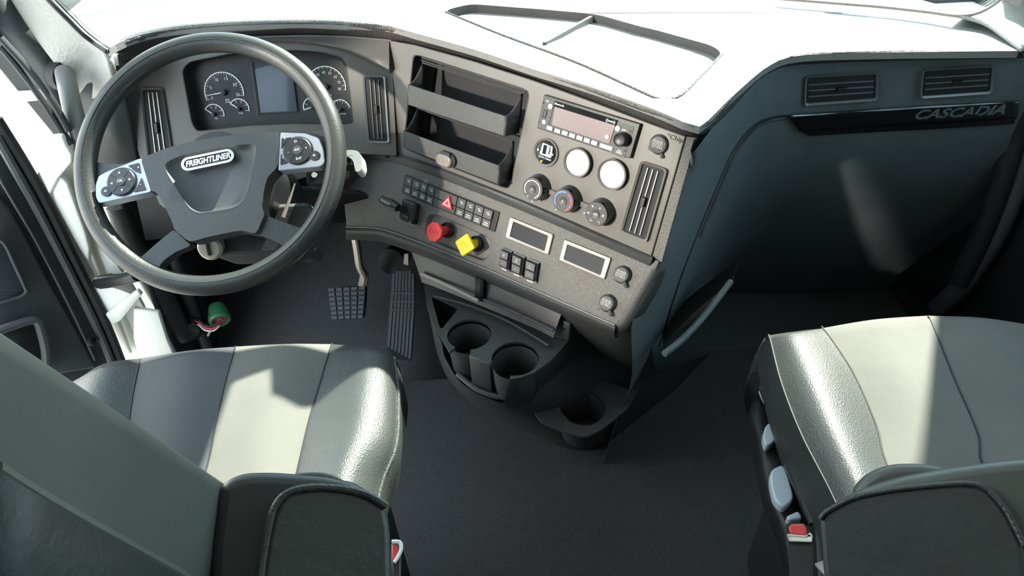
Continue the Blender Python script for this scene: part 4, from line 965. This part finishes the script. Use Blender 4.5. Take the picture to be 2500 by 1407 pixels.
# ---------------- driver side: pillar, handle, door, jamb ----------------
pt = thing('trim_2', 'sunlit grained pillar trim beside the windshield on the driver side', None, PX(150, 80, -.95), kind='structure')
P1 = [PX(30, -20, -1.0), PX(80, 60, -.99), PX(130, 135, -.97), PX(150, 160, -.96), PX(185, 175, -.95), PX(192, 215, -.95), PX(215, 250, -.95)]
P2 = [PX(85, -20, -.93), PX(130, 40, -.92), PX(170, 90, -.91), PX(200, 120, -.90), PX(222, 150, -.90), PX(235, 190, -.90), PX(240, 240, -.91)]
P3 = [PX(112, -20, -.90), PX(165, 35, -.88), PX(205, 75, -.86), PX(240, 105, -.84), PX(272, 132, -.80), PX(285, 175, -.80), PX(300, 230, -.82)]
loft('pillar_cover', [P1, P2, P3], 24, 12, pillar_m, pt, solid=.01)
mk('pillar_lower', [PX(222,170,-.92), PX(292,160,-.83), PX(330,330,-.85), PX(350,420,-.86), PX(230,420,-.97), PX(190,240,-.965)], [(0, 1, 2, 3, 4, 5)], wall_m, pt, solid=.01)
mk('pillar_rear_strip', [PX(-20, -10, -1.03), PX(32, -15, -1.0), PX(85, 62, -.99), PX(136, 140, -.97), PX(140, 200, -.98), PX(160, 280, -1.0), PX(178, 345, -1.01), PX(80, 190, -1.03), PX(-20, 60, -1.04)], [(0, 1, 2, 3, 8), (3, 4, 7, 8), (4, 5, 6, 7)], wall_m, pt, solid=.008)
# frit on the glass edge
fr_pts = [PX(112, -8, -.885), PX(140, 22, -.872), PX(170, 52, -.862), PX(200, 82, -.85), (PX(232, 107, -.838)), PX(262, 126, -.80)]
fd = resample(fr_pts, 60); vs = []; fs = []
for i, p in enumerate(fd[:-1]):
    t_ = (fd[i+1]-p).normalized(); up = V((.6, .3, .7)).normalized(); s = .0035
    for k, sz in enumerate((1.0, .7, .4)):
        q = p+V((.0045*k+.001, .002*k, .004*k)); b = len(vs)
        vs += [q, q+t_*s*sz, q+t_*s*sz+V((.004, .001, .0))*sz, q+V((.004, .001, 0))*sz]; fs.append((b, b+1, b+2, b+3))
fo = mk('frit_dots', vs, fs, matte_m, win, kind='stuff')
tube('glass_seal', fr_pts, .004, matte_m, win, seg=6, n=40)
# right pillar and glass edge
pr_ = thing('trim_3', 'pale pillar trim at the passenger end of the windshield', None, (.95, 1.2, .9), kind='structure')
loft('pillar_cover', [[PZ(2330, 42, .885), PZ(2400, 62, .88), PZ(2450, 95, .875), PZ(2492, 128, .87)], [PX(2400, 25, .90), PX(2440, 35, .93), PX(2480, 60, .94), PX(2530, 110, .95)], [PX(2445, 0, .98), PX(2480, 0, 1.0), PX(2520, 20, 1.02), PX(2580, 80, 1.03)], [PX(2500, -90, .95), PX(2560, -80, 1.0), PX(2600, -30, 1.02), PX(2680, 60, 1.03)]], 16, 12, mat('pillar_light', (.34, .335, .32), .6, 170, .3, kind='voronoi'), pr_, solid=.006)
fr2 = [PZ(1900, -4, .885), PZ(2050, 8, .885), PZ(2150, 16, .885), PZ(2260, 28, .886), PZ(2340, 38, .888), PZ(2390, 30, .895), PZ(2430, 8, .91), PZ(2445, -8, .92)]
tube('glass_seal', fr2, .004, bezel_m, win, seg=6, n=40)
fd = resample(fr2[2:], 60); vs = []; fs = []
for i, p in enumerate(fd[:-1]):
    t_ = (fd[i+1]-p).normalized(); s = .0035
    for k, sz in enumerate((1.0, .75, .5)):
        q = p+V((-.001, .008*k+.006, .003)); b = len(vs)
        vs += [q, q+t_*s*sz, q+t_*s*sz+V((.0, .005, .0))*sz, q+V((.0, .005, 0))*sz]; fs.append((b, b+1, b+2, b+3))
mk('frit_dots', vs, fs, wall_m, win, kind='stuff')

gh = thing('grab_handle', 'grey vertical grab handle on the driver side pillar', 'grab handle', PX(170, 200, -.93))
tube('handle_bar', [PX(158, 178, -.94), PX(166, 215, -.915), PX(176, 260, -.905), PX(188, 310, -.905), PX(200, 360, -.915), PX(212, 410, -.93)], .0165, mat('handle_grey', (.16, .16, .165), .4, 300, .1), gh, seg=18, n=30)
lathe('handle_socket', Fr(PX(165, 188, -.955), V((.9, -.4, -.1))), (0, 0), [(.030, -.02), (.030, .0), (.022, .003)], matte_m, gh)

# jamb: white painted door frame
jf = Fr((-1.03, 0, 0), (1, 0, 0), (0, 1, 0))
jb = thing('door_1', 'white painted driver door frame seen past the dark door lining', None, (-1.03, 1.1, .3), kind='structure')
JP = [(118,392),(150,330),(174,345),(200,420),(215,500),(262,600),(330,700),(352,740),(380,800),(432,858),(430,880),(305,890),(286,830),(250,740),(205,640),(150,540),(90,430)]
DF = Fr((-1.03, 1.12, 0), (cos(radians(38)), -sin(radians(38)), 0), (0, 1, 0))
def PJ(x, y, X): return PY(x, y, 1.15-(X+1.04)*1.2)
def PXD(x, y, X): return DF.w(x, y, X+1.03)
mk('jamb', [PJ(x, y, -1.04) for x, y in JP], [tuple(t) for t in tessellate_polygon([[V((x, -y, 0)) for x, y in JP]])], paint_m, jb, solid=.01, smooth=False)
def jx(pts, X, name, m=paint_m, sol=.012, bev=.004, par=jb, pf=None, **k):
    pf = pf or (PXD if par is not jb else PJ)
    return mk(name, [pf(x, y, X) for x, y in pts], [tuple(t) for t in tessellate_polygon([[V((x, -y, 0)) for x, y in pts]])], m, par, solid=sol, bevel=bev, **k)
jx([(134,325),(160,322),(168,345),(184,372),(183,392),(150,430),(128,470),(100,410),(98,375)], -1.015, 'hinge_cover')
jx([(130,440),(150,418),(172,440),(215,560),(225,600),(222,632),(190,590),(140,490)], -1.02, 'jamb_fold')
jx([(240,690),(262,688),(300,700),(330,712),(318,735),(305,742),(262,765),(252,730)], -1.01, 'hinge_arm')
jx([(330,745),(392,755),(412,820),(428,856),(345,872),(330,820)], -1.01, 'step_panel')
jx([(262,760),(340,700),(352,712),(300,775),(278,785)], -1.0, 'hinge_arm')
tube('wiring_conduit', [PJ(242, 690, -1.0), PJ(270, 685, -.98), PJ(300, 682, -.965), PJ(335, 672, -.955)], .0135, black_m, jb, seg=14, n=16)
for i in range(6): tube('conduit_ridge', [PJ(246+5*i, 689-.8*i, -1.0+.004*i), PJ(247.5+5*i, 689-.8*i, -1.0+.004*i)], .0152, wall_m, jb, seg=14, n=3, straight=True)
for pts in ([(0,112),(60,185),(110,255),(150,318),(172,352)], [(0,92),(70,170),(130,250),(168,320)]):
    tube('door_seal', [PJ(x, y, -1.015) for x, y in pts], .006, wall_m, jb, seg=8, n=30)
tube('jamb_edge', [PJ(x, y, -1.02) for x, y in [(135,415),(150,440),(190,530),(215,600),(250,690),(285,770),(318,860)]], .004, paint_m, jb, seg=8, n=40)
# open door lining
dr = thing('door_2', 'dark grey lining of the open driver door with speaker grille and pocket', None, PXD(150, 700, -1.05), kind='structure')
dpx = [(-20,265),(40,360),(96,455),(150,560),(205,660),(250,760),(284,840),(305,888),(240,902),(200,960),(100,1000),(-20,1010),(-20,600)]
jx(dpx, -1.03, 'door_lining', wall_m, sol=.03, bev=.004, par=dr)
rl = mat('door_grey', (.060, .062, .066), .55, 330, .25, var=.1)
jx([(-20,470),(20,500),(60,570),(110,670),(160,760),(210,850),(236,900),(130,918),(-20,965)], -1.018, 'armrest_panel', rl, par=dr, bev=.006)
jx([(-20,580),(10,600),(35,650),(58,700),(62,712),(50,722),(-20,745)], -1.010, 'speaker_grille', rubber_m, sol=.006, bev=.002, par=dr)
tube('speaker_frame', [PXD(x, y, -1.006) for x, y in [(-15,575),(12,598),(36,648),(60,700),(64,712),(52,724),(20,734),(-15,747)]], .0035, rl, dr, seg=8, n=40)
gv = []; gf = []
for i in range(34):
    for j in range(34):
        y = 590+j*4.4; x = -14+i*2.3+(j % 2)*1.15
        lim = 10+(y-600)*.47
        if x > lim-2 or x > 56 or y > 742-.3*(x+14): continue
        c = PXD(x, y, -1.0095); s = .0009; b = len(gv)
        gv += [c+V((.001, -s, 0)), c+V((.001, 0, s)), c+V((.001, s, 0)), c+V((.001, 0, -s))]; gf.append((b, b+1, b+2, b+3))
mk('grille_holes', gv, gf, matte_m, dr, kind='stuff', smooth=False)
tube('pocket_rim', [PXD(x, y, -1.0) for x, y in [(-15,812),(30,796),(75,782),(92,786),(104,820),(112,860),(112,890),(104,905)]], .009, rl, dr, seg=10, n=40)
jx([(-15,815),(30,800),(75,788),(90,795),(102,840),(106,890),(95,910),(-15,930)], -1.004, 'pocket_inside', matte_m, sol=.004, bev=0, par=dr)
lathe('screw_well', Fr(PXD(228, 832, -1.0), V((1, -.2, .3))), (0, 0), [(.011, -.01), (.011, .001), (.008, .0015), (.006, -.004), (.0005, -.004)], matte_m, dr, seg=20)
for pts, rr_, m in [([(-10,290),(50,385),(104,478),(160,590),(215,700),(262,800),(296,884)], .010, matte_m), ([(-10,330),(40,420),(90,510),(145,615),(200,725),(250,830),(274,890)], .008, rl), ([(-10,420),(30,490),(80,575),(130,670),(180,770),(232,880)], .0025, rl)]:
    tube('lining_seam', [PXD(x, y, -1.008) for x, y in pts], rr_, m, dr, seg=8, n=40)
# padded columns by the kick panel
pk = thing('pillar_pad', 'padded black grab column and trim strips inside the driver door frame', 'grab handle', PX(400, 700, -.93))
tube('padded_column', [PX(285, 505, -.95), PX(320, 590, -.95), PX(375, 690, -.94), PX(420, 770, -.93), PX(452, 830, -.92)], lambda t: .021+.006*sin(pi*t) if t < .97 else .017, leather_m, pk, seg=18, n=30)
tube('trim_tube', [PX(338, 490, -.93), PX(360, 545, -.93), PX(385, 600, -.93), PX(410, 650, -.93)], .009, black_m, pk, seg=12, n=20)
tube('trim_tube', [PX(372, 490, -.90), PX(400, 560, -.90), PX(440, 680, -.90), PX(475, 770, -.90), PX(505, 850, -.90)], .014, dash_m, pk, seg=12, n=30)
lathe('bracket_cap', Fr(PX(468, 808, -.90), V((.4, -.6, .5))), (0, 0), [(.022, -.04), (.024, .0), (.018, .012), (.0005, .014)], black_m, pk, seg=20)

# connector
cn = thing('wiring_connector', 'green round plug with coloured wires in the footwell left corner', 'plug', PY(537, 780, 1.20))
gfz = Fr(PY(537, 782, 1.20), V((.35, -.8, -.25)), (1, 0, 0))
lathe('plug_shell', gfz, (0, 0), [(.018, -.045), (.023, -.03), (.023, -.012), (.026, -.010), (.026, .0), (.022, .004), (.018, .004), (.017, -.01)], green_m, cn, seg=28)
lathe('plug_core', gfz, (0, 0), [(.016, -.01), (.015, -.002), (.0005, -.001)], redp_m, cn, seg=24)
lathe('plug_pin', gfz, (.002, .002), [(.006, -.005), (.005, .002), (.0005, .003)], chrome_m, cn, seg=14)
for i, (m, dy) in enumerate([(redp_m, 0), (white_m, 6), (black_m, -5)]):
    tube('wire', [PY(536, 790+dy, 1.18), PY(520, 802+dy, 1.17), PY(500, 800+dy, 1.17), PY(486, 788+dy, 1.18), PY(472, 782+dy, 1.19)], .0022, m, cn, seg=6, n=20)
tube('wire_tail', [PY(515, 805, 1.17), PY(508, 820, 1.17)], .003, bezel_m, cn, seg=6, n=5)
tube('loom_sleeve', [PY(478, 782, 1.19), PY(465, 800, 1.19), PY(455, 830, 1.18)], .012, black_m, cn, seg=12, n=8)
tube('side_rail', [(-.80, .95, .01), (-.80, 1.3, .01)], .008, rubber_m, None, seg=8, n=4).name = 'seat_rail'
bpy.data.objects['seat_rail']['label'] = 'ribbed dark rail on the floor left of the footwell carpet'; bpy.data.objects['seat_rail']['category'] = 'rail'

# ---------------- seats ----------------
def seat(label, colpx, zs, mats, side_sign, loc):
    t = thing('truck_seat', label, 'seat', loc, 'pair of air ride seats'); n = len(colpx); cols = []
    for pts, z in zip(colpx, zs):
        c = [PZ(x, y, z_) for (x, y), z_ in zip(pts, z)]
        c = [c[0]+V((0, .018, -.10)), c[0]+V((0, .016, -.045)), c[0]+V((0, .006, -.010))]+c+[c[-1]+V((0, -.16, -.01))]
        cols.append(c)
    return t, cols
def strip_between(name, cols, m, t, nu=14, nv=30, **k):
    rows = [resample(c, nv) for c in cols]
    g = [resample([r[j] for r in rows], nu) for j in range(nv)]
    vs, fs = grid(g); return mk(name, vs, fs, m, t, autos=0, **k)
# driver
dcol = [([(160,940),(110,1010),(70,1090),(40,1170)], [.545, .55, .55, .55]),
        ([(245,895),(210,970),(190,1060),(175,1150)], [.585, .595, .60, .60]),
        ([(343,879),(325,960),(312,1050),(300,1150)], [.572, .578, .58, .58]),
        ([(460,860),(440,950),(420,1050),(400,1150)], [.585, .59, .59, .59]),
        ([(575,848),(548,940),(524,1050),(500,1160)], [.580, .584, .585, .585]),
        ([(700,841),(670,930),(640,1040),(612,1160)], [.586, .592, .593, .593]),
        ([(810,841),(783,930),(754,1030),(724,1160)], [.572, .578, .58, .58]),
        ([(880,845),(880,940),(862,1050),(820,1180)], [.592, .605, .61, .61]),
        ([(935,852),(948,950),(942,1070),(892,1195)], [.585, .59, .59, .585]),
        ([(962,880),(972,970),(966,1090),(925,1205)], [.565, .565, .565, .56])]
ds, dc = seat('driver seat with grey cushion insert and black leather bolsters', [c[0] for c in dcol], [c[1] for c in dcol], None, 1, (-.56, .5, .0))
strip_between('left_bolster', dc[0:3], leather_m, ds)
strip_between('cushion_insert', dc[2:5], shaded_fabric_m, ds)
strip_between('cushion_insert', dc[4:7], fabric_m, ds)
strip_between('right_bolster', dc[6:10], leather_m, ds)
for k in (2, 4, 6): tube('seam', [p+V((0, 0, .0005)) for p in dc[k][2:]], .0013, matte_m, ds, seg=5, n=30)
tube('piping', [p+V((.001, 0, 0)) for p in dc[9][1:]], .0022, leather_m, ds, seg=6, n=30)
low = [[p+V((.002, 0, -.03)) for p in dc[9]], [p+V((-.01, 0, -.09)) for p in dc[9]]]
strip_between('cushion_side', [dc[9]]+low, leather_m, ds, nu=8)
low = [[p+V((-.002, 0, -.03)) for p in dc[0]], [p+V((.01, 0, -.09)) for p in dc[0]]]
strip_between('cushion_side', [dc[0]]+low, leather_m, ds, nu=8)
box('seat_base', (-.80, .16, .0), (-.34, .66, .48), matte_m, ds, bevel=.03)
# backrest: profile along height, thickness in y
def backrest(t, X0, X1, y0, lean, z0, z1, m, mb, thick=.11):
    # rounded cross-section swept upward
    secs = []
    for i in range(14):
        s = i/13; z = z0+(z1-z0)*s; yy = y0-lean*s; wx = 1-.0*s*s; cx = (X0+X1)/2; hw = (X1-X0)/2*wx
        sec = []
        for k in range(40):
            a = 2*pi*k/40; ca, sa_ = cos(a), sin(a)
            ex = .2; x = cx+hw*math.copysign(abs(ca)**ex, ca)
            y = yy-thick/2+thick/2*math.copysign(abs(sa_)**.3, sa_)
            # bolsters stand forward at both sides
            if sa_ > 0: y += .03*(abs(x-cx)/hw)**3
            sec.append(V((x, y, z)))
        secs.append(sec)
    vs = [p for s in secs for p in s]; n = 40
    fs = [(i*n+j, i*n+(j+1) % n, (i+1)*n+(j+1) % n, (i+1)*n+j) for i in range(13) for j in range(n)]
    fs += [tuple(range(n)), tuple(13*n+j for j in range(n))]
    mk('backrest', vs, fs, back_m, t, autos=0, bevel=.0)
backrest(ds, -.80, -.285, .368, .31, .50, 1.42, leather2_m, None)
# seam on the backrest side with stitched edge and darker back shell
sp = [PX(-20, 1148, -.283), PX(100, 1222, -.283), PX(250, 1306, -.283), PX(350, 1360, -.283), PX(450, 1415, -.283), PX(520, 1460, -.283)]
tube('stitched_seam', sp, .0035, back_m, ds, seg=8, n=40)
bs_ = [PX(x, y, -.281) for x, y in [(-40,1150),(100,1232),(250,1316),(350,1370),(450,1425),(560,1490),(560,1600),(-40,1600)]]
mk('back_shell', bs_, [tuple(range(8))], mat('back_leather', (.018, .020, .019), .6, 200, .3), ds, solid=.004)
def armblock(t, face_px, body_px, left_px, d, m):
    pass
# raised armrest block beside the backrest
AFr = Fr(PD(760, 1290, .365), -ray(760, 1290)+V((.1, 0, .15)), (1, 0, 0))
prism('armrest', AFr, AFr.ps([(598,1152),(660,1150),(800,1160),(870,1176),(905,1200),(915,1430),(905,1560),(500,1560),(512,1330),(532,1190),(560,1165)], -.012), -.055, -.012, mat('arm_leather_black', (.022, .026, .026), .38, 150, .25, bd=.0005), ds, r=.009, bevel=.009, bseg=4)
ap_ = prism('armrest_panel', AFr, AFr.ps([(652,1300),(668,1240),(700,1202),(760,1188),(840,1192),(900,1208),(945,1235),(955,1300),(958,1420),(956,1560),(620,1560),(636,1400)], .0), -.045, .0, mat('arm_leather', (.036, .042, .038), .5, 150, .4, var=.15), ds, r=.01, bevel=.004, bseg=3)
tube('armrest_piping', [AFr.w(x, y, .0008) for x, y in [(622,1540),(637,1400),(653,1300),(669,1241),(701,1204),(760,1190),(840,1194),(900,1210),(944,1237)]], .0022, leather_m, ds, seg=8, n=50)
# passenger
pcol = [([(1866,835),(1884,930),(1930,1060),(2010,1230)], [.545, .55, .55, .55]),
        ([(1880,822),(1908,930),(1958,1060),(2040,1222)], [.572, .578, .58, .58]),
        ([(1935,812),(1985,920),(2040,1050),(2110,1200)], [.592, .605, .608, .605]),
        ([(2008,800),(2080,905),(2140,1040),(2172,1150)], [.574, .58, .582, .582]),
        ([(2140,783),(2200,920),(2260,1060),(2290,1160)], [.588, .594, .596, .596]),
        ([(2270,777),(2330,925),(2388,1060),(2410,1160)], [.582, .588, .590, .590]),
        ([(2400,780),(2470,925),(2530,1060),(2560,1160)], [.588, .594, .596, .596]),
        ([(2520,795),(2600,925),(2660,1060),(2690,1160)], [.574, .58, .582, .582]),
        ([(2600,815),(2690,930),(2750,1060),(2790,1160)], [.592, .605, .608, .605]),
        ([(2660,840),(2750,940),(2830,1060),(2870,1160)], [.55, .55, .55, .55])]
ps_, pc_ = seat('passenger seat with half its cushion in bright sun', [c[0] for c in pcol], [c[1] for c in pcol], None, -1, (.56, .5, .0))
strip_between('left_bolster', pc_[1:4], leather_m, ps_)
strip_between('cushion_insert', pc_[3:6], fabric_m, ps_)
strip_between('cushion_insert', pc_[5:8], fabric_m, ps_)
strip_between('right_bolster', pc_[7:10], leather_m, ps_)
strip_between('cushion_side', [pc_[1], pc_[0], [p+V((.0, 0, -.05)) for p in pc_[0]], [p+V((.02, 0, -.11)) for p in pc_[0]]], leather_m, ps_, nu=10)
for k in (3, 5, 7): tube('seam', [p+V((0, 0, .0005)) for p in pc_[k][2:]], .0013, matte_m, ps_, seg=5, n=30)
tube('piping', [p+V((-.001, 0, -.0005)) for p in pc_[1][2:]], .0014, matte_m, ps_, seg=6, n=40)
box('seat_base', (.33, .16, .0), (.80, .66, .48), matte_m, ps_, bevel=.03)
backrest(ps_, .33, .84, .10, .20, .50, 1.3, leather2_m, None)
# side plastic panel with controls
SP = Fr((.262, .5, .45), V((-.75, -.05, .66)), (0, 1, 0))
tube('side_rail', [PZ(1858, 945, .50), PZ(1878, 1000, .50), PZ(1920, 1120, .50), PZ(1985, 1280, .50)], .005, black_m, ps_, seg=8, n=24)
def zpoly(name, pts, z, m, parent, sol=.02, bev=.004, **k):
    return mk(name, [PZ(x, y, z) for x, y in pts], [tuple(t) for t in tessellate_polygon([[V((x, -y, 0)) for x, y in pts]])], m, parent, solid=sol, bevel=bev, **k)
zpoly('side_cover', [(1862,960),(1890,1040),(1930,1150),(2000,1300),(2010,1420),(1940,1420),(1915,1290),(1880,1210),(1862,1140),(1850,1060),(1832,1010),(1838,970)], .455, black_m, ps_, sol=.05, bev=.01)
zpoly('side_cover_rear', [(1985,1250),(2025,1260),(2060,1420),(2000,1420)], .50, black_m, ps_, sol=.06)
def ctl(pts, z):
    q = [(p.x, p.y) for p in [PZ(x, y, z) for x, y in pts]]
    return prism('control_lever', Fr((0, 0, z), (0, 0, 1)), q, -.01, .006, ctrl_m, ps_, r=.01, bevel=.004, bseg=3, label='pale grey adjustment lever')
ctl([(1880,1034),(1893,1064),(1890,1082),(1868,1098),(1861,1070),(1866,1048)], .47)
ctl([(1912,1138),(1926,1180),(1938,1225),(1910,1248),(1888,1225),(1878,1180),(1880,1152)], .47)
ctl([(1853,946),(1868,944),(1874,968),(1868,980)], .49)
ctl([(1948,1252),(1958,1272),(1925,1276),(1918,1266)], .47)
# passenger armrest block
PFr = Fr(PD(2250, 1300, .50), -ray(2250, 1300)+V((-.1, 0, .15)), (1, 0, 0))
prism('armrest', PFr, PFr.ps([(2006,1262),(2030,1228),(2100,1190),(2200,1160),(2330,1138),(2430,1124),(2560,1112),(2620,1200),(2640,1560),(2060,1560)], -.006), -.075, -.006, leather2_m, ps_, r=.012, bevel=.010, bseg=4)
prism('armrest_panel', PFr, PFr.ps([(2000,1265),(2016,1250),(2080,1216),(2160,1198),(2260,1186),(2340,1180),(2390,1184),(2420,1202),(2460,1250),(2500,1330),(2530,1560),(2040,1560),(2010,1400)], .0), -.06, .0, mat('arm_leather_dark', (.020, .024, .022), .6, 150, .3, var=.15), ps_, r=.008, bevel=.004, bseg=3)
tube('armrest_piping', [PFr.w(x, y, .0008) for x, y in [(2002,1268),(2017,1250),(2080,1217),(2160,1199),(2260,1187),(2340,1181),(2389,1185),(2419,1203),(2459,1251),(2500,1332)]], .0020, leather_m, ps_, seg=8, n=60)
PF2 = Fr(PD(2180, 1160, .56), -ray(2180, 1160)+V((-.1, 0, .15)), (1, 0, 0))
prism('armrest_inner_edge', PF2, PF2.ps([(2075,1200),(2100,1165),(2140,1142),(2180,1132),(2240,1130),(2330,1142),(2340,1230),(2100,1240)]), -.05, 0, leather2_m, ps_, r=.012, bevel=.008, bseg=3)
PF3 = Fr(PD(820, 1180, .41), -ray(820, 1180)+V((.1, 0, .15)), (1, 0, 0))
prism('armrest_inner_edge', PF3, PF3.ps([(700,1158),(760,1152),(800,1154),(842,1172),(860,1230),(700,1230)]), -.04, 0, leather2_m, ds, r=.012, bevel=.008, bseg=3)
# buckles
def buckle(cx, cy, d, label, sc=1.0, ang=0.0):
    fr = Fr(PD(cx, cy, d), -ray(cx, cy)+V((0, .25, .2)), (1, 0, 0))
    t = thing('seat_belt_buckle', label, 'buckle', PD(cx, cy, d), 'seat belt buckles')
    return t, fr
t, bf = buckle(1947, 1295, .62, 'red release seat belt buckle beside the passenger seat')
prism('buckle_body', bf, bf.ps([(1916,1282),(1924,1276),(1962,1276),(1976,1290),(1984,1316),(1984,1440),(1930,1440),(1922,1316)]), -.03, -.002, black_m, t, r=.003, bevel=.003)
prism('release_button', bf, bf.ps([(1925,1288),(1932,1280),(1962,1280),(1970,1296),(1968,1308),(1930,1304)], .003), -.004, .003, red_m, t, r=.002, bevel=.001)
ring('chrome_edge', bf, fillet(bf.ps([(1921,1304),(1968,1308),(1978,1300),(1984,1308),(1982,1324),(1926,1322)], .003), .001, 2), fillet(bf.ps([(1924,1308),(1967,1312),(1976,1305),(1981,1311),(1979,1320),(1928,1318)], .003), .001, 2), -.003, .003, chrome_m, t)
prism('buckle_front', bf, bf.ps([(1924,1308),(1980,1310),(1980,1322),(1928,1320)], .003), -.003, .002, foil_m, t)
t, bf = buckle(967, 1350, .60, 'sunlit red and white seat belt buckle beside the driver armrest')
prism('buckle_body', bf, bf.ps([(955,1322),(976,1322),(981,1345),(980,1440),(958,1440),(954,1375)]), -.03, -.002, black_m, t, r=.003, bevel=.003)
prism('release_button', bf, bf.ps([(957,1328),(972,1330),(974,1345),(962,1370),(956,1368)], .002), -.003, .002, red_m, t, r=.002, bevel=.001)
tube('button_edge', [bf.w(x, y, .002) for x, y in [(956,1324),(976,1325),(979,1342),(970,1362),(962,1374)]], .002, foil_m, t, seg=6, n=16)
mk('belt_stub', [PZ(2010, 1372, .5), PZ(2030, 1368, .5), PZ(2040, 1440, .5), PZ(1988, 1380, .5)], [(0, 1, 2, 3)], bezel_m, ps_, solid=.004)

# ---------------- passenger side right edge ----------------
pd_ = thing('door_3', 'dark passenger door lining with slanted grab bar', None, (1.0, .9, .4), kind='structure')
mk('door_lining', [(1.02, .2, .1), (1.02, 1.5, .1), (1.02, 1.5, .9), (1.02, .2, .9)], [(0, 1, 2, 3)], wall_m, pd_, solid=.02)
tube('door_grab_bar', [PX(2540, 330, .97), PX(2490, 430, .965), PX(2440, 550, .96), PX(2390, 640, .955), PX(2335, 710, .95), PX(2290, 750, .96)], .022, rl, pd_, seg=14, n=40)
tube('door_seal', [PX(2492, 130, .93), PX(2486, 250, .93), PX(2462, 380, .93), PX(2425, 500, .93), PX(2385, 600, .93), PX(2340, 690, .93)], .022, matte_m, pd_, seg=12, n=40)
# header, driver mirror; unseen flaps and passenger side box added to block sun
hd = box('trim_4', (-1.0, 1.22, 1.88), (1.0, 1.28, 2.0), head_m, kind='structure'); hd['label'] = 'windshield header above the glass'
for who, pl_ in (('driver', [(-.92, 1.62), (.08, 1.62), (-.05, 1.40), (-.15, 1.24), (-.11, 1.225), (-.06, 1.285), (.0, 1.30), (.07, 1.245), (.16, 1.235), (.20, 1.225), (.21, 1.17), (-.92, 1.165)]), ('passenger', [(.02, 1.84), (.92, 1.84), (.92, 1.52), (.02, 1.52)])):
    mk('sun_blocker', [(x, 1.26, z) for x, z in pl_], [tuple(t) for t in tessellate_polygon([[V((x, z, 0)) for x, z in pl_]])], head_m, solid=.02, bevel=.008, label='unseen grey flap added to block sun on the '+who+' side', cat='sun blocker')  # outlines shaped out of view so their shadows bound the sun patches
mk('trim_5', [(1.05, 1.42, .86), (1.05, 1.30, .86), (1.0, 1.02, 1.98), (1.0, 1.14, 1.98)], [(0, 1, 2, 3)], wall_m, kind='structure', solid=.04, label='passenger side windshield pillar')
mk('trim_6', [(-1.05, 1.42, .96), (-1.05, 1.30, .96), (-1.0, 1.02, 1.98), (-1.0, 1.14, 1.98)], [(0, 1, 2, 3)], wall_m, kind='structure', solid=.04, label='driver side windshield pillar, upper part')
box('unseen_side_box', (1.12, 1.15, 1.40), (1.18, 1.63, 1.97), ext_m, bevel=.03, label='unseen white box added outside to shade part of the passenger seat', cat='mirror')  # unseen blocker, its shadow ends the sun patch on the passenger seat
mo_ = box('unseen_side_box', (-1.62, -.60, 1.2), (-1.54, -.28, 1.85), ext_m, bevel=.03, label='outside mirror of the swung open driver door', cat='mirror')
print('objects', len(bpy.data.objects), 'tris', sum(len(o.data.polygons) for o in bpy.data.objects if o.type == 'MESH'))
